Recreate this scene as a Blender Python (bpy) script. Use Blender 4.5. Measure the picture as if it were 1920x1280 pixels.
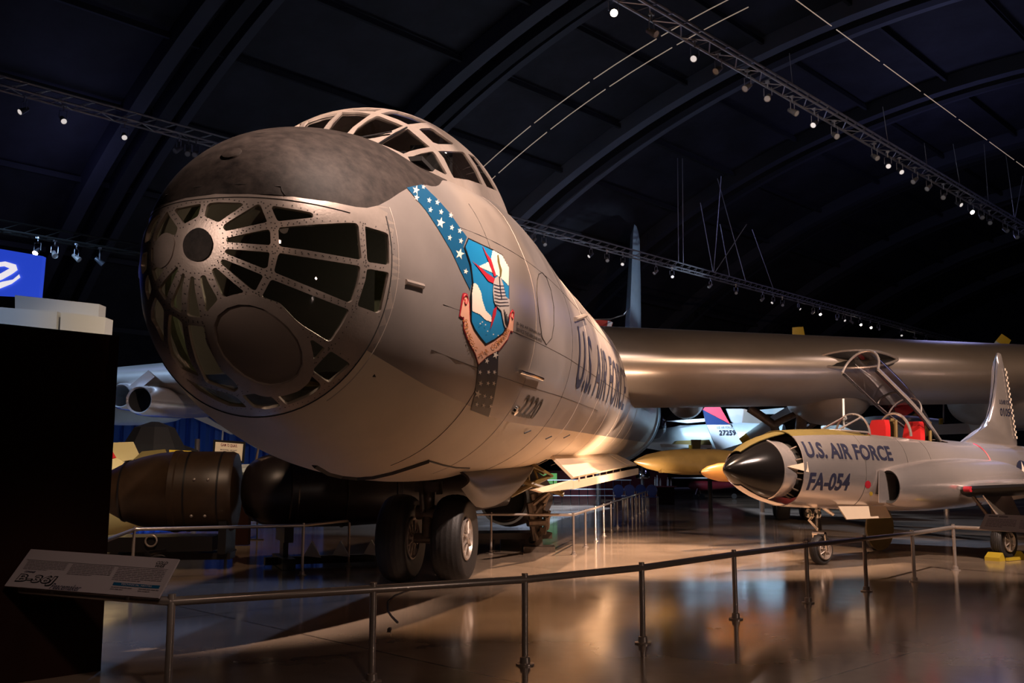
import bpy, bmesh, math, random
from math import sin, cos, pi, radians, sqrt, atan2
from mathutils import Vector, Matrix
from mathutils.geometry import delaunay_2d_cdt
from mathutils.bvhtree import BVHTree
for o_ in list(bpy.data.objects): bpy.data.objects.remove(o_)
SC = bpy.context.scene
COL = SC.collection
random.seed(7)
# ------------------------------------------------------------------ camera
F_PX, PITCH, CAM = 1800.0, radians(7.751), Vector((0, 0, 1.5))
cd = bpy.data.cameras.new('camera'); cam = bpy.data.objects.new('camera', cd); COL.objects.link(cam)
cd.sensor_width = 36; cd.lens = F_PX / 1920 * 36; cd.clip_end = 400
cam.location = CAM; cam.rotation_euler = (pi / 2 + PITCH, 0, 0); SC.camera = cam
CF, CU, CR = Vector((0, cos(PITCH), sin(PITCH))), Vector((0, -sin(PITCH), cos(PITCH))), Vector((1, 0, 0))
def ray(x, y): return (CR * ((x - 960) / F_PX) + CF + CU * ((640 - y) / F_PX)).normalized()
def at_y(x, y, Y):
    d = ray(x, y); return CAM + d * (Y / d.y)
def on_floor(x, y, z=0.0):
    d = ray(x, y); return CAM + d * ((z - CAM.z) / d.z)
# hangar axes: HH runs along the hall, HG across it
HH, HG = Vector((.6917, .7222, 0)), Vector((.7222, -.6917, 0))
def hall(g, h, z): return HG * g + HH * h + Vector((0, 0, z))
# ------------------------------------------------------------------ world and exposure
w = bpy.data.worlds.new('world'); SC.world = w; w.use_nodes = True
w.node_tree.nodes['Background'].inputs[0].default_value = (.006, .006, .012, 1)
w.node_tree.nodes['Background'].inputs[1].default_value = 1.0
vs = SC.view_settings; vs.view_transform = 'Standard'; vs.look = 'None'; vs.exposure = 0.18; vs.gamma = 1; vs.use_curve_mapping = False
# ------------------------------------------------------------------ spot lamps of the hall and added fill lights
WARM, PINK, BLUE, AMB = (1, .66, .44), (1, .74, .62), (.42, .58, 1), (1, .60, .34)
def spot(loc, tgt, power, col, deg=45, blend=.5, size=.18):
    l = bpy.data.lights.new('spot_lamp', 'SPOT'); l.energy = power; l.color = col; l.spot_size = radians(deg); l.spot_blend = blend; l.shadow_soft_size = size
    o = bpy.data.objects.new('spot_lamp', l); COL.objects.link(o); o.location = loc
    o.rotation_euler = (Vector(tgt) - Vector(loc)).to_track_quat('-Z', 'Y').to_euler(); return o
def glow(loc, power, col, size=1.5):  # point fills added without any fixture
    l = bpy.data.lights.new('added_fill', 'POINT'); l.energy = power; l.color = col; l.shadow_soft_size = size
    o = bpy.data.objects.new('added_fill', l); COL.objects.link(o); o.location = loc; return o
spot((3.2, 5.6, 12.0), (-1.9, 9.7, 3.9), 11000, PINK, 28, .5, .10)          # key on the nose
spot((7.5, 6.5, 11.6), (0.6, 15.5, 4.3), 11500, PINK, 46, .7, .10)           # bomber flank and lettering
spot((9.0, 6.5, 6.9), (8.6, 24, 4.3), 5200, WARM, 54, .8, .12)            # wing leading edge
spot((2.0, 13.0, 11.5), (2.9, 17.6, 0), 9000, (1, .67, .46), 40, .35, .10)             # floor by the nose wheels
spot((6.6, 20.8, 10.5), (2.4, 18.0, 1.2), 12000, WARM, 34, .4, .12)           # behind, onto belly doors and floor
spot((3.6, 20.8, .35), (.4, 23.0, 2.4), 700, WARM, 110, .8, .1)             # display lamp under the bomb bay
spot((1.8, 8.5, 11.0), (-.2, 11.2, 0), 3000, AMB, 24, .6, .1)               # floor pool under the nose
spot((9.0, 6.0, 11.6), (6.4, 16.8, 1.6), 9000, PINK, 30, .6, .12)          # jet fighter
spot((14.0, 13.0, 11.6), (9.4, 19.6, 2.2), 3600, PINK, 38, .6, .12)
spot((-4.2, 16.0, 11.6), (-2.9, 7.4, 0), 2200, (.22, .42, 1), 22, .6, .15)            # cool pools at the left
spot((-6.5, 20.0, 11.6), (-3.3, 11.3, 0), 2600, (.35, .5, 1), 20, .6, .15)
spot((9.6, 21.2, 11.2), (8.4, 19.6, 0), 3600, BLUE, 34, .6, .2)
spot((2.0, 50.0, 11.6), (4.0, 36.0, 0), 30000, (.55, .7, 1), 60, .7, .3)
spot((0.0, 29.0, 11.0), (5.5, 44.0, .6), 14000, (.7, .82, 1), 42, .7, .3)      # far display area
spot((-17.0, 21.0, 11.0), (-10.0, 31.5, 2.6), 13000, (.36, .60, 1), 44, .7, .3)
spot((4.6, 30.5, 5.6), (9.6, 37.5, 2.6), 5500, (.65, .85, 1), 44, .7, .3)
spot((-8.5, 9.0, 7.3), (-9.4, 17.5, 3.0), 700, (.6, .75, 1), 34, .8, .3)
spot((-1.5, 6.0, 10.5), (-4.2, 16.0, 1.1), 2000, WARM, 40, .8, .2)
spot((-2.0, 9.0, 10.5), (-7.6, 19.5, 1.6), 2600, (1, .78, .5), 26, .7, .2)
spot((3.5, -3.0, 7.5), (-2.85, 6.5, .85), 1000, PINK, 8.5, .8, .3)              # added spot that brightens the front sign
glow((-16, 34, 12.0), 70, (.36, .38, .95)); glow((22, 46, 13.0), 420, (.36, .38, .9)); glow((-2, 26, 14), 25, (.4, .4, .9)); glow((28, 36, 12.0), 90, (.36, .38, .9))  # added blue fills that lift the dark roof
spot((-7.7, -.6, 6.2), (-2.24, 7.27, 3.34), 900, PINK, 9, .9, .06)          # small lamp glaring on the nose hub
spot((8.5, 1.0, 1.7), (0.5, 9.0, .6), 170, PINK, 46, .8, .2)              # added low fill grazing the rail posts
glow((-1.4, 9.4, 3.6), 16, (1, .8, .55), .1)          # added fill, no real lamp, brightens the nose interior
spot((6.0, 8.0, 9.0), (-.8, 13.2, .6), 1500, PINK, 15, .5, .1)               # nose wheels
spot((2.0, -2.5, 6.5), (1.5, 9.5, .4), 190, (1, .66, .5), 60, .9, .3)        # added dim wash to lift the front rail
spot((12.0, 42.0, 7.0), (5.9, 35.2, 2.8), 2600, (.5, .8, 1), 14, .5, .1)     # cold light on the rear band
spot((15.0, 38.0, 5.0), (6.6, 50.5, 12.0), 3600, (.62, .78, 1), 20, .6, .2)    # tall tail fin
spot((2.0, 16.0, 7.5), (14.5, 27.0, 11.6), 900, (.75, .85, 1), 50, .9, .3)   # upper right truss
glow((1.5, 0.5, 7.5), 13, (1, .62, .42), .8)  # added warm fill from the viewpoint side, no fixture
# ------------------------------------------------------------------ materials
def mat(name, col, rough=.5, metal=0., var=0., vscale=6., bump=0., bscale=30., spec=.5, emit=None, es=1., col2=None, aniso=None, coat=0., rvar=0.):
    m = bpy.data.materials.new(name); m.use_nodes = True; nt = m.node_tree; b = nt.nodes['Principled BSDF']
    b.inputs['Base Color'].default_value = (*col, 1); b.inputs['Roughness'].default_value = rough; b.inputs['Metallic'].default_value = metal
    b.inputs['Specular IOR Level'].default_value = spec; b.inputs['Coat Weight'].default_value = coat
    if emit: b.inputs['Emission Color'].default_value = (*emit, 1); b.inputs['Emission Strength'].default_value = es
    if var or bump or rvar:
        tc = nt.nodes.new('ShaderNodeTexCoord')
    if var or rvar:
        n = nt.nodes.new('ShaderNodeTexNoise'); n.inputs['Scale'].default_value = vscale; n.inputs['Detail'].default_value = 6; n.inputs['Roughness'].default_value = .65
        nt.links.new(tc.outputs['Object'], n.inputs['Vector'])
    if var:
        r = nt.nodes.new('ShaderNodeValToRGB'); r.color_ramp.elements[0].position = .3; r.color_ramp.elements[1].position = .72
        c2 = col2 or tuple(min(1, c * (1 + var)) for c in col); c1 = tuple(c * (1 - var) for c in col)
        r.color_ramp.elements[0].color = (*c1, 1); r.color_ramp.elements[1].color = (*c2, 1)
        nt.links.new(n.outputs['Fac'], r.inputs['Fac']); nt.links.new(r.outputs['Color'], b.inputs['Base Color'])
    if rvar:
        mp = nt.nodes.new('ShaderNodeMapRange'); mp.inputs['To Min'].default_value = max(.02, rough - rvar); mp.inputs['To Max'].default_value = rough + rvar
        mp.inputs['From Min'].default_value = .3; mp.inputs['From Max'].default_value = .7
        nt.links.new(n.outputs['Fac'], mp.inputs['Value']); nt.links.new(mp.outputs['Result'], b.inputs['Roughness'])
    if bump:
        n2 = nt.nodes.new('ShaderNodeTexNoise'); n2.inputs['Scale'].default_value = bscale; n2.inputs['Detail'].default_value = 4
        bp = nt.nodes.new('ShaderNodeBump'); bp.inputs['Strength'].default_value = bump; bp.inputs['Distance'].default_value = .01
        nt.links.new(tc.outputs['Object'], n2.inputs['Vector']); nt.links.new(n2.outputs['Fac'], bp.inputs['Height']); nt.links.new(bp.outputs['Normal'], b.inputs['Normal'])
    return m
def glassmat(name, tint=(.75, .8, .75), gloss=.12, rough=.02):
    m = bpy.data.materials.new(name); m.use_nodes = True; nt = m.node_tree; nt.nodes.clear()
    o = nt.nodes.new('ShaderNodeOutputMaterial'); t = nt.nodes.new('ShaderNodeBsdfTransparent'); g = nt.nodes.new('ShaderNodeBsdfGlossy')
    t.inputs[0].default_value = (*tint, 1); g.inputs['Roughness'].default_value = rough; g.inputs[0].default_value = (1, 1, 1, 1)
    f = nt.nodes.new('ShaderNodeLayerWeight'); f.inputs['Blend'].default_value = .5; mx = nt.nodes.new('ShaderNodeMixShader')
    pw = nt.nodes.new('ShaderNodeMath'); pw.operation = 'POWER'; pw.inputs[1].default_value = 4.0; ml = nt.nodes.new('ShaderNodeMath'); ml.operation = 'MULTIPLY'; ml.inputs[1].default_value = .7
    ad = nt.nodes.new('ShaderNodeMath'); ad.operation = 'ADD'; ad.use_clamp = True; ad.inputs[1].default_value = gloss * .4
    nt.links.new(f.outputs['Facing'], pw.inputs[0]); nt.links.new(pw.outputs[0], ml.inputs[0]); nt.links.new(ml.outputs[0], ad.inputs[0]); nt.links.new(ad.outputs[0], mx.inputs[0]); nt.links.new(t.outputs[0], mx.inputs[1]); nt.links.new(g.outputs[0], mx.inputs[2]); nt.links.new(mx.outputs[0], o.inputs[0]); return m
M = dict(
 alu=mat('satin_aluminium', (.36, .315, .29), .40, .45, .10, 1.3, .12, 2.2, rvar=.06),
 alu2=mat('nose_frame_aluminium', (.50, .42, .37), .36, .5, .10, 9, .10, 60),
 wing=mat('wing_aluminium', (.31, .27, .24), .33, .6, .10, .8, .10, 1.5),
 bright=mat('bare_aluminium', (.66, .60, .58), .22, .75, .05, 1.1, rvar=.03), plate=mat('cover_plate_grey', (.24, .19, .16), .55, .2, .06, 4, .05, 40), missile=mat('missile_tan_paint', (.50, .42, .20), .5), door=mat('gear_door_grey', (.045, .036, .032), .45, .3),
 white=mat('white_belly_paint', (.74, .60, .44), .42, 0, .05, 1.5, .10, 1.8),
 deck=mat('worn_dark_deck_paint', (.020, .015, .014), .60, 0, .5, 7.5, .2, 16, spec=.22, col2=(.058, .045, .039)),
 black=mat('black_paint', (.012, .011, .012), .35), seam=mat('seam_dark', (.03, .026, .024), .7), seam2=mat('seam_light', (.55, .46, .40), .5, .3),
 navy=mat('dark_navy_lettering', (.018, .020, .045), .5), bluep=mat('blue_stripe_paint', (.006, .085, .19), .45), blackb=mat('black_blue_stripe', (.012, .014, .028), .45),
 sky=mat('emblem_sky_blue', (.01, .20, .44), .4), red=mat('emblem_red', (.42, .015, .03), .45), cream=mat('cream_paint', (.86, .74, .62), .5), salmon=mat('banner_salmon', (.80, .42, .28), .5),
 gold=mat('banner_lettering_gold', (.42, .16, .04), .5), grey=mat('gauntlet_grey', (.62, .56, .50), .35, .3), olive=mat('olive_paint', (.14, .105, .03), .5, 0, .12, 6), tan=mat('tan_tank_paint', (.15, .10, .028), .36, 0, .10, 5), orange=mat('orange_pod_paint', (.40, .18, .04), .35),
 rubber=mat('black_rubber', (.022, .019, .018), .55, 0, .3, 20, .2, 40), wheelm=mat('wheel_metal', (.50, .42, .36), .38, .6, .2, 20), strut=mat('oily_strut_steel', (.16, .12, .09), .4, .5, .3, 15), chrome=mat('chrome', (.85, .83, .8), .12, 1.),
 steel=mat('satin_stainless_rail', (.50, .43, .38), .30, .6), dark=mat('cockpit_dark', (.012, .011, .010), .8), green=mat('interior_green', (.16, .18, .10), .6, 0, .3, 8), yel=mat('yellow_paint', (.52, .37, .03), .5), yellow2=mat('yellow_green_box', (.50, .48, .05), .6, 0, .2, 30),
 glass=glassmat('nose_plexiglass', (.80, .80, .74), .16, .02), glass3=glassmat('jet_canopy_plexiglass', (.66, .60, .60), .20, .03), glass2=glassmat('canopy_plexiglass', (.80, .80, .80), .10, .02),
 bomb=mat('dark_brown_bomb_paint', (.045, .026, .014), .42, 0, .3, 3), bombk=mat('black_bomb_paint', (.018, .013, .013), .34, 0, .3, 4), redseat=mat('red_seat_fabric', (.52, .008, .010), .7), wht=mat('white_paint', (.75, .78, .80), .4), pale=mat('pale_blue_grey_paint', (.42, .52, .60), .4, .2, .1, 2),
 brown=mat('brown_partition', (.016, .006, .004), .95, 0, .15, 2, spec=.05), panelw=mat('grey_white_panel', (.5, .52, .55), .7), signp=mat('sign_panel_lilac_grey', (.42, .36, .37), .6), curtain=mat('blue_curtain', (.02, .10, .50), .8), maroon=mat('maroon_paint', (.16, .01, .02), .5), truss=mat('truss_aluminium', (.42, .42, .46), .4, .6), lamp=mat('spot_housing_dark', (.07, .07, .08), .4, .4), lampw=mat('spot_housing_pale', (.24, .22, .20), .4, .3),
 lens=mat('lit_lens', (1, .9, .8), .4, emit=(1, .80, .62), es=40), lensd=mat('dim_lens', (.8, .8, .8), .3, emit=(1, .9, .85), es=.55), lensoff=mat('unlit_lens', (.5, .5, .5), .2), screen=mat('blue_projection_screen', (.05, .1, .4), .6, emit=(.02, .06, .60), es=.75), skull=mat('projected_white_light', (.8, .8, .8), .6, emit=(.9, .85, .9), es=.8), strip=mat('light_strip', (.8, .7, .6), .5, emit=(1, .72, .55), es=.20), blueseat=mat('blue_chair_plastic', (.02, .04, .15), .4), redp=mat('red_tail_paint', (.55, .03, .02), .5), pinkp=mat('pink_red_band', (.55, .05, .10), .5), bluet=mat('dark_blue_band', (.01, .03, .13), .4), tailw=mat('pale_tail_paint', (.62, .68, .78), .4, .2))
# ------------------------------------------------------------------ helpers
def tag(o, label=None, cat=None, group=None, kind=None):
    for k, v in (('label', label), ('category', cat), ('group', group), ('kind', kind)):
        if v: o[k] = v
    return o
def wloc(o):
    v = Vector((0, 0, 0))
    while o: v = v + o.location; o = o.parent
    return v
def thing(name, loc, label, cat, group=None):
    o = bpy.data.objects.new(name, None); COL.objects.link(o); o.location = loc; o.empty_display_size = .2
    return tag(o, label, cat, group)
class MB:
    def __init__(s): s.v = []; s.f = []; s.m = []; s.n = {}; s.cm = 0
    def mi(s, i): s.cm = i; return s
    def add(s, vs, fs):
        b = len(s.v); s.v += [Vector(v) for v in vs]
        for f in fs: s.f.append([b + i for i in f]); s.m.append(s.cm)
        return s
    def box(s, c, sx, sy, sz, rz=0., ax=None):
        c = Vector(c); X, Y, Z = ax or (Vector((cos(rz), sin(rz), 0)), Vector((-sin(rz), cos(rz), 0)), Vector((0, 0, 1)))
        vs = [c + X * (i * sx / 2) + Y * (j * sy / 2) + Z * (k * sz / 2) for i in (-1, 1) for j in (-1, 1) for k in (-1, 1)]
        return s.add(vs, [(0, 1, 3, 2), (4, 6, 7, 5), (0, 4, 5, 1), (2, 3, 7, 6), (0, 2, 6, 4), (1, 5, 7, 3)])
    def rings(s, rs, cap=True, closed=True):
        n = len(rs[0]); vs = [p for r in rs for p in r]; fs = []
        for i in range(len(rs) - 1):
            for j in range(n if closed else n - 1):
                k = (j + 1) % n; fs.append((i * n + j, i * n + k, (i + 1) * n + k, (i + 1) * n + j))
        if cap: fs.append(tuple(range(n))[::-1]); fs.append(tuple((len(rs) - 1) * n + j for j in range(n)))
        return s.add(vs, fs)
    def tube(s, pts, r, n=10, cap=True):
        pts = [Vector(p) for p in pts]; rs = []; rr = r if isinstance(r, (list, tuple)) else [r] * len(pts)
        up = None
        for i, p in enumerate(pts):
            t = (pts[min(i + 1, len(pts) - 1)] - pts[max(i - 1, 0)]).normalized()
            if up is None: up = Vector((0, 0, 1)) if abs(t.z) < .9 else Vector((1, 0, 0))
            a_ = t.cross(up).normalized(); b_ = a_.cross(t).normalized(); up = b_
            rs.append([p + (a_ * cos(2 * pi * k / n) + b_ * sin(2 * pi * k / n)) * rr[i] for k in range(n)])
        return s.rings(rs, cap)
    def lathe(s, o, ax, prof, n=40, cap=True, sx=1., sy=1., up=None):
        o = Vector(o); ax = Vector(ax).normalized(); u = Vector(up) if up else (Vector((0, 0, 1)) if abs(ax.z) < .9 else Vector((1, 0, 0)))
        a_ = ax.cross(u).normalized(); b_ = a_.cross(ax).normalized()
        return s.rings([[o + ax * x + (a_ * cos(2 * pi * k / n) * sx + b_ * sin(2 * pi * k / n) * sy) * max(r, 1e-4) for k in range(n)] for x, r in prof], cap)
    def quad(s, a, b, c, d): return s.add([a, b, c, d], [(0, 1, 2, 3)])
    def build(s, name, mats, parent=None, smooth=True, ang=40, label=None, solid=0.):
        if not isinstance(mats, (list, tuple)): mats = [mats]
        off = wloc(parent) if parent else Vector((0, 0, 0))
        me = bpy.data.meshes.new(name); me.from_pydata([tuple(v - off) for v in s.v], [], s.f)
        for m_ in mats: me.materials.append(M[m_] if isinstance(m_, str) else m_)
        me.polygons.foreach_set('material_index', s.m)
        bm = bmesh.new(); bm.from_mesh(me); bmesh.ops.recalc_face_normals(bm, faces=bm.faces) if not getattr(s, 'keep', 0) else None
        bm.to_mesh(me); bm.free()
        if smooth:
            me.polygons.foreach_set('use_smooth', [True] * len(me.polygons)); me.set_sharp_from_angle(angle=radians(ang))
        me.update(); o = bpy.data.objects.new(name, me); COL.objects.link(o)
        if parent: o.parent = parent
        if label: o['label'] = label
        if solid:
            md = o.modifiers.new('thickness', 'SOLIDIFY'); md.thickness = solid; md.offset = -1; es_ = o.modifiers.new('crisp_edges', 'EDGE_SPLIT'); es_.split_angle = radians(50); es_.use_edge_sharp = False
        return o
def copy_tree(root, loc=None, rz=None, label=None):
    r = root.copy(); COL.objects.link(r)
    if loc is not None: r.location = loc
    if rz is not None: r.rotation_euler.z = rz
    if label: r['label'] = label
    for ch in list(root.children):
        c_ = ch.copy(); COL.objects.link(c_); c_.parent = r
        for g_ in ch.children:
            d_ = g_.copy(); COL.objects.link(d_); d_.parent = c_
    return r
def inside(pt, poly):
    x, y = pt; c_ = False; j = len(poly) - 1
    for i in range(len(poly)):
        xi, yi = poly[i]; xj, yj = poly[j]
        if (yi > y) != (yj > y) and x < (xj - xi) * (y - yi) / (yj - yi) + xi: c_ = not c_
        j = i
    return c_
def rounded(poly, r, n=4):
    out = []; N_ = len(poly)
    for i in range(N_):
        p0, p1, p2 = Vector(poly[i - 1]), Vector(poly[i]), Vector(poly[(i + 1) % N_])
        d1, d2 = (p0 - p1), (p2 - p1); k = min(r, d1.length * .4, d2.length * .4)
        if k < 1e-9: continue
        a_, b_ = p1 + d1.normalized() * k, p1 + d2.normalized() * k
        for j in range(n + 1):
            t = j / n; out.append(tuple((a_ * (1 - t) ** 2 + p1 * 2 * t * (1 - t) + b_ * t * t)))
    return out
def dens(poly, d):
    out = []
    for i in range(len(poly)):
        a_, b_ = Vector(poly[i]), Vector(poly[(i + 1) % len(poly)]); n = max(1, int((b_ - a_).length / d))
        out += [tuple(a_.lerp(b_, k / n)) for k in range(n)]
    return out
def cdt(outer, holes, step, extra=()):
    """triangulate outer minus holes in 2D with inner grid points; returns verts, tris"""
    polys = [outer] + list(holes); vs = []; es = []
    for pl in polys:
        b = len(vs); vs += [Vector(p) for p in pl]; es += [(b + i, b + (i + 1) % len(pl)) for i in range(len(pl))]
    xs = [p[0] for p in outer]; ys = [p[1] for p in outer]
    x = min(xs) + step * .5; row = 0
    while x < max(xs):
        y = min(ys) + step * (.5 + .5 * (row % 2))
        while y < max(ys):
            if inside((x, y), outer) and not any(inside((x, y), h) for h in holes): vs.append(Vector((x, y)))
            y += step
        x += step; row += 1
    for e in extra: vs.append(Vector(e))
    V, E_, Fc, _, _, _ = delaunay_2d_cdt(vs, es, [], 0, 1e-6)
    tr = []
    for f in Fc:
        c_ = sum((V[i] for i in f), Vector((0, 0))) / len(f)
        if inside(c_, outer) and not any(inside(c_, h) for h in holes): tr.append(tuple(f))
    return V, tr
def text_tris(s, w, h, maxe=None, bold=0.):
    """flat triangles of a text fitted into w x h, origin lower left"""
    cu = bpy.data.curves.new('t', 'FONT'); cu.body = s; cu.size = 1; cu.offset = bold; cu.resolution_u = 3
    o = bpy.data.objects.new('t', cu); me = bpy.data.meshes.new_from_object(o)
    bm = bmesh.new(); bm.from_mesh(me); bmesh.ops.triangulate(bm, faces=bm.faces)
    X = [v.co.x for v in bm.verts]; Y = [v.co.y for v in bm.verts]; x0, x1, y0, y1 = min(X), max(X), min(Y), max(Y)
    for v in bm.verts: v.co = Vector(((v.co.x - x0) / (x1 - x0) * w, (v.co.y - y0) / (y1 - y0) * h, 0))
    if maxe:
        for _ in range(4):
            e = [e for e in bm.edges if e.calc_length() > maxe]
            if not e: break
            bmesh.ops.subdivide_edges(bm, edges=e, cuts=1); bmesh.ops.triangulate(bm, faces=bm.faces)
    V = [(v.co.x, v.co.y) for v in bm.verts]; Fs = [tuple(v.index for v in f.verts) for f in bm.faces]
    bm.free(); bpy.data.objects.remove(o); bpy.data.meshes.remove(me); bpy.data.curves.remove(cu); return V, Fs
def star(cx, cy, r, rot=0., sx=1.): return [(cx + sx * (r if k % 2 == 0 else r * .4) * sin(rot + k * pi / 5), cy - (r if k % 2 == 0 else r * .4) * cos(rot + k * pi / 5)) for k in range(10)]
def lay(mb, V, Fs, fn):
    pts = [fn(*v) for v in V]; ok = [p is not None for p in pts]; mp = {}; vs = []
    for i, p in enumerate(pts):
        if ok[i]: mp[i] = len(vs); vs.append(p)
    mb.add(vs, [tuple(mp[i] for i in f) for f in Fs if all(ok[i] for i in f)])
def flat_text(mb, s, o, ux, uy, w, h, bold=0.):
    V, Fs = text_tris(s, w, h, None, bold); mb.add([Vector(o) + Vector(ux) * x + Vector(uy) * y for x, y in V], Fs)
def struct(o): o['kind'] = 'structure'; return o
# traced outlines of the nose panes in the skin's own coordinates, canopy panes and emblem shapes
PANES=[[(-0.198, 0.171), (-0.192, 0.179), (-0.057, 0.186), (-0.064, 0.134), (-0.132, 0.108)], [(-0.029, 0.176), (-0.016, 0.186), (0.024, 0.187), (0.121, 0.182), (0.134, 0.174), (0.103, 0.148), (0.09, 0.141), (0.034, 0.104), (-0.035, 0.132)], [(-0.245, 0.178), (-0.229, 0.158), (-0.162, 0.094), (-0.172, 0.067), (-0.186, 0.07), (-0.224, 0.083), (-0.254, 0.077), (-0.279, 0.06), (-0.32, 0.063), (-0.313, 0.095), (-0.289, 0.13)], [(-0.295, 0.174), (-0.315, 0.135), (-0.342, 0.073), (-0.406, 0.073), (-0.403, 0.122), (-0.378, 0.155), (-0.345, 0.171)], [(-0.327, 0.037), (-0.305, 0.035), (-0.303, -0.021), (-0.323, -0.02)], [(-0.42, 0.034), (-0.357, 0.028), (-0.36, -0.007), (-0.361, -0.041), (-0.414, -0.055), (-0.438, -0.011)], [(-0.319, -0.05), (-0.281, -0.045), (-0.254, -0.056), (-0.228, -0.059), (-0.288, -0.1), (-0.298, -0.093)], [(-0.157, -0.055), (-0.15, -0.064), (-0.174, -0.1), (-0.215, -0.153), (-0.236, -0.18), (-0.278, -0.132), (-0.221, -0.096)], [(-0.128, -0.082), (-0.115, -0.089), (-0.13, -0.13), (-0.142, -0.185), (-0.152, -0.233), (-0.207, -0.205), (-0.203, -0.186), (-0.151, -0.124)], [(-0.088, -0.098), (-0.07, -0.1), (-0.07, -0.142), (-0.062, -0.198), (-0.057, -0.255), (-0.114, -0.246), (-0.124, -0.237), (-0.106, -0.169)], [(-0.043, -0.1), (-0.019, -0.094), (-0.004, -0.125), (0.035, -0.189), (-0.02, -0.232), (-0.032, -0.23), (-0.028, -0.196), (-0.041, -0.123)], [(0.011, -0.08), (0.022, -0.071), (0.033, -0.071), (0.1, -0.124), (0.144, -0.158), (0.142, -0.165), (0.065, -0.181), (0.052, -0.172)], [(0.055, 0.085), (0.063, 0.097), (0.183, 0.173), (0.194, 0.177), (0.203, 0.173), (0.238, 0.105), (0.104, 0.074), (0.067, 0.069)], [(0.073, 0.042), (0.226, 0.073), (0.244, 0.076), (0.251, 0.068), (0.255, 0.023), (0.25, 0.015), (0.074, 0.026)], [(0.244, 0.167), (0.252, 0.173), (0.38, 0.162), (0.391, 0.156), (0.393, 0.141), (0.275, 0.11), (0.263, 0.131)], [(0.077, 0.0), (0.249, -0.012), (0.252, -0.018), (0.245, -0.069), (0.23, -0.075), (0.078, -0.019), (0.066, -0.011)], [(0.05, -0.05), (0.058, -0.038), (0.072, -0.041), (0.221, -0.098), (0.225, -0.106), (0.196, -0.154), (0.186, -0.157), (0.175, -0.151), (0.054, -0.056)], [(0.28, 0.08), (0.285, 0.087), (0.401, 0.113), (0.503, 0.146), (0.524, 0.151), (0.532, 0.14), (0.549, 0.008), (0.543, 0.0), (0.372, 0.007), (0.296, 0.011), (0.286, 0.017)], [(0.284, -0.02), (0.291, -0.013), (0.373, -0.021), (0.546, -0.025), (0.542, -0.069), (0.532, -0.114), (0.514, -0.168), (0.503, -0.176), (0.369, -0.125), (0.272, -0.089), (0.269, -0.08)], [(0.252, -0.12), (0.261, -0.115), (0.4, -0.166), (0.497, -0.201), (0.499, -0.21), (0.469, -0.264), (0.425, -0.325), (0.413, -0.33), (0.344, -0.278), (0.328, -0.263), (0.281, -0.202), (0.22, -0.182), (0.217, -0.176)], [(0.55, 0.145), (0.555, 0.146), (0.606, 0.142), (0.615, 0.137), (0.622, 0.098), (0.626, 0.003), (0.569, -0.003), (0.565, 0.006)], [(0.564, -0.035), (0.57, -0.03), (0.625, -0.027), (0.623, -0.049), (0.593, -0.187), (0.582, -0.2), (0.529, -0.184), (0.529, -0.175), (0.558, -0.08)], [(0.355, -0.331), (0.365, -0.328), (0.395, -0.355), (0.391, -0.361), (0.354, -0.398), (0.343, -0.397), (0.354, -0.358)], [(0.406, -0.369), (0.414, -0.367), (0.458, -0.408), (0.435, -0.429), (0.361, -0.486), (0.325, -0.442), (0.374, -0.398)], [(0.293, -0.471), (0.306, -0.464), (0.315, -0.462), (0.333, -0.491), (0.321, -0.51), (0.257, -0.544), (0.165, -0.575), (0.149, -0.532), (0.22, -0.515), (0.268, -0.491)], [(0.072, -0.53), (0.123, -0.529), (0.141, -0.578), (0.07, -0.591), (0.016, -0.583), (0.0, -0.537)], [(-0.226, -0.228), (-0.174, -0.251), (-0.158, -0.266), (-0.163, -0.3), (-0.174, -0.354), (-0.181, -0.41), (-0.17, -0.462), (-0.268, -0.428), (-0.305, -0.38), (-0.286, -0.326), (-0.249, -0.268)], [(-0.128, -0.276), (-0.116, -0.277), (-0.053, -0.285), (-0.049, -0.295), (-0.057, -0.341), (-0.042, -0.396), (-0.033, -0.443), (0.004, -0.487), (0.007, -0.511), (-0.024, -0.525), (-0.15, -0.485), (-0.145, -0.404), (-0.139, -0.349), (-0.132, -0.295)], [(-0.302, -0.156), (-0.262, -0.2), (-0.257, -0.217), (-0.282, -0.265), (-0.321, -0.324), (-0.334, -0.32), (-0.352, -0.265), (-0.383, -0.23), (-0.362, -0.201), (-0.336, -0.18)], [(-0.348, -0.062), (-0.328, -0.126), (-0.372, -0.163), (-0.392, -0.119), (-0.379, -0.08)], [(-0.281, -0.462), (-0.199, -0.495), (-0.034, -0.536), (-0.012, -0.583), (-0.105, -0.576), (-0.172, -0.547), (-0.236, -0.51)], [(-0.47, 0.04), (-0.5, 0.12), (-0.6, 0.13), (-0.62, 0.0), (-0.47, 0.0)], [(-0.47, -0.05), (-0.62, -0.03), (-0.58, -0.2), (-0.48, -0.15)], [(-0.45, 0.14), (-0.36, 0.2), (-0.57, 0.2)]]
DISC=[(0.001, -0.283), (0.026, -0.247), (0.072, -0.22), (0.12, -0.208), (0.165, -0.209), (0.214, -0.222), (0.259, -0.251), (0.293, -0.286), (0.315, -0.331), (0.316, -0.376), (0.302, -0.42), (0.27, -0.459), (0.235, -0.48), (0.194, -0.494), (0.149, -0.499), (0.103, -0.49), (0.063, -0.467), (0.029, -0.432), (0.005, -0.392), (-0.005, -0.346)]
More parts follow.
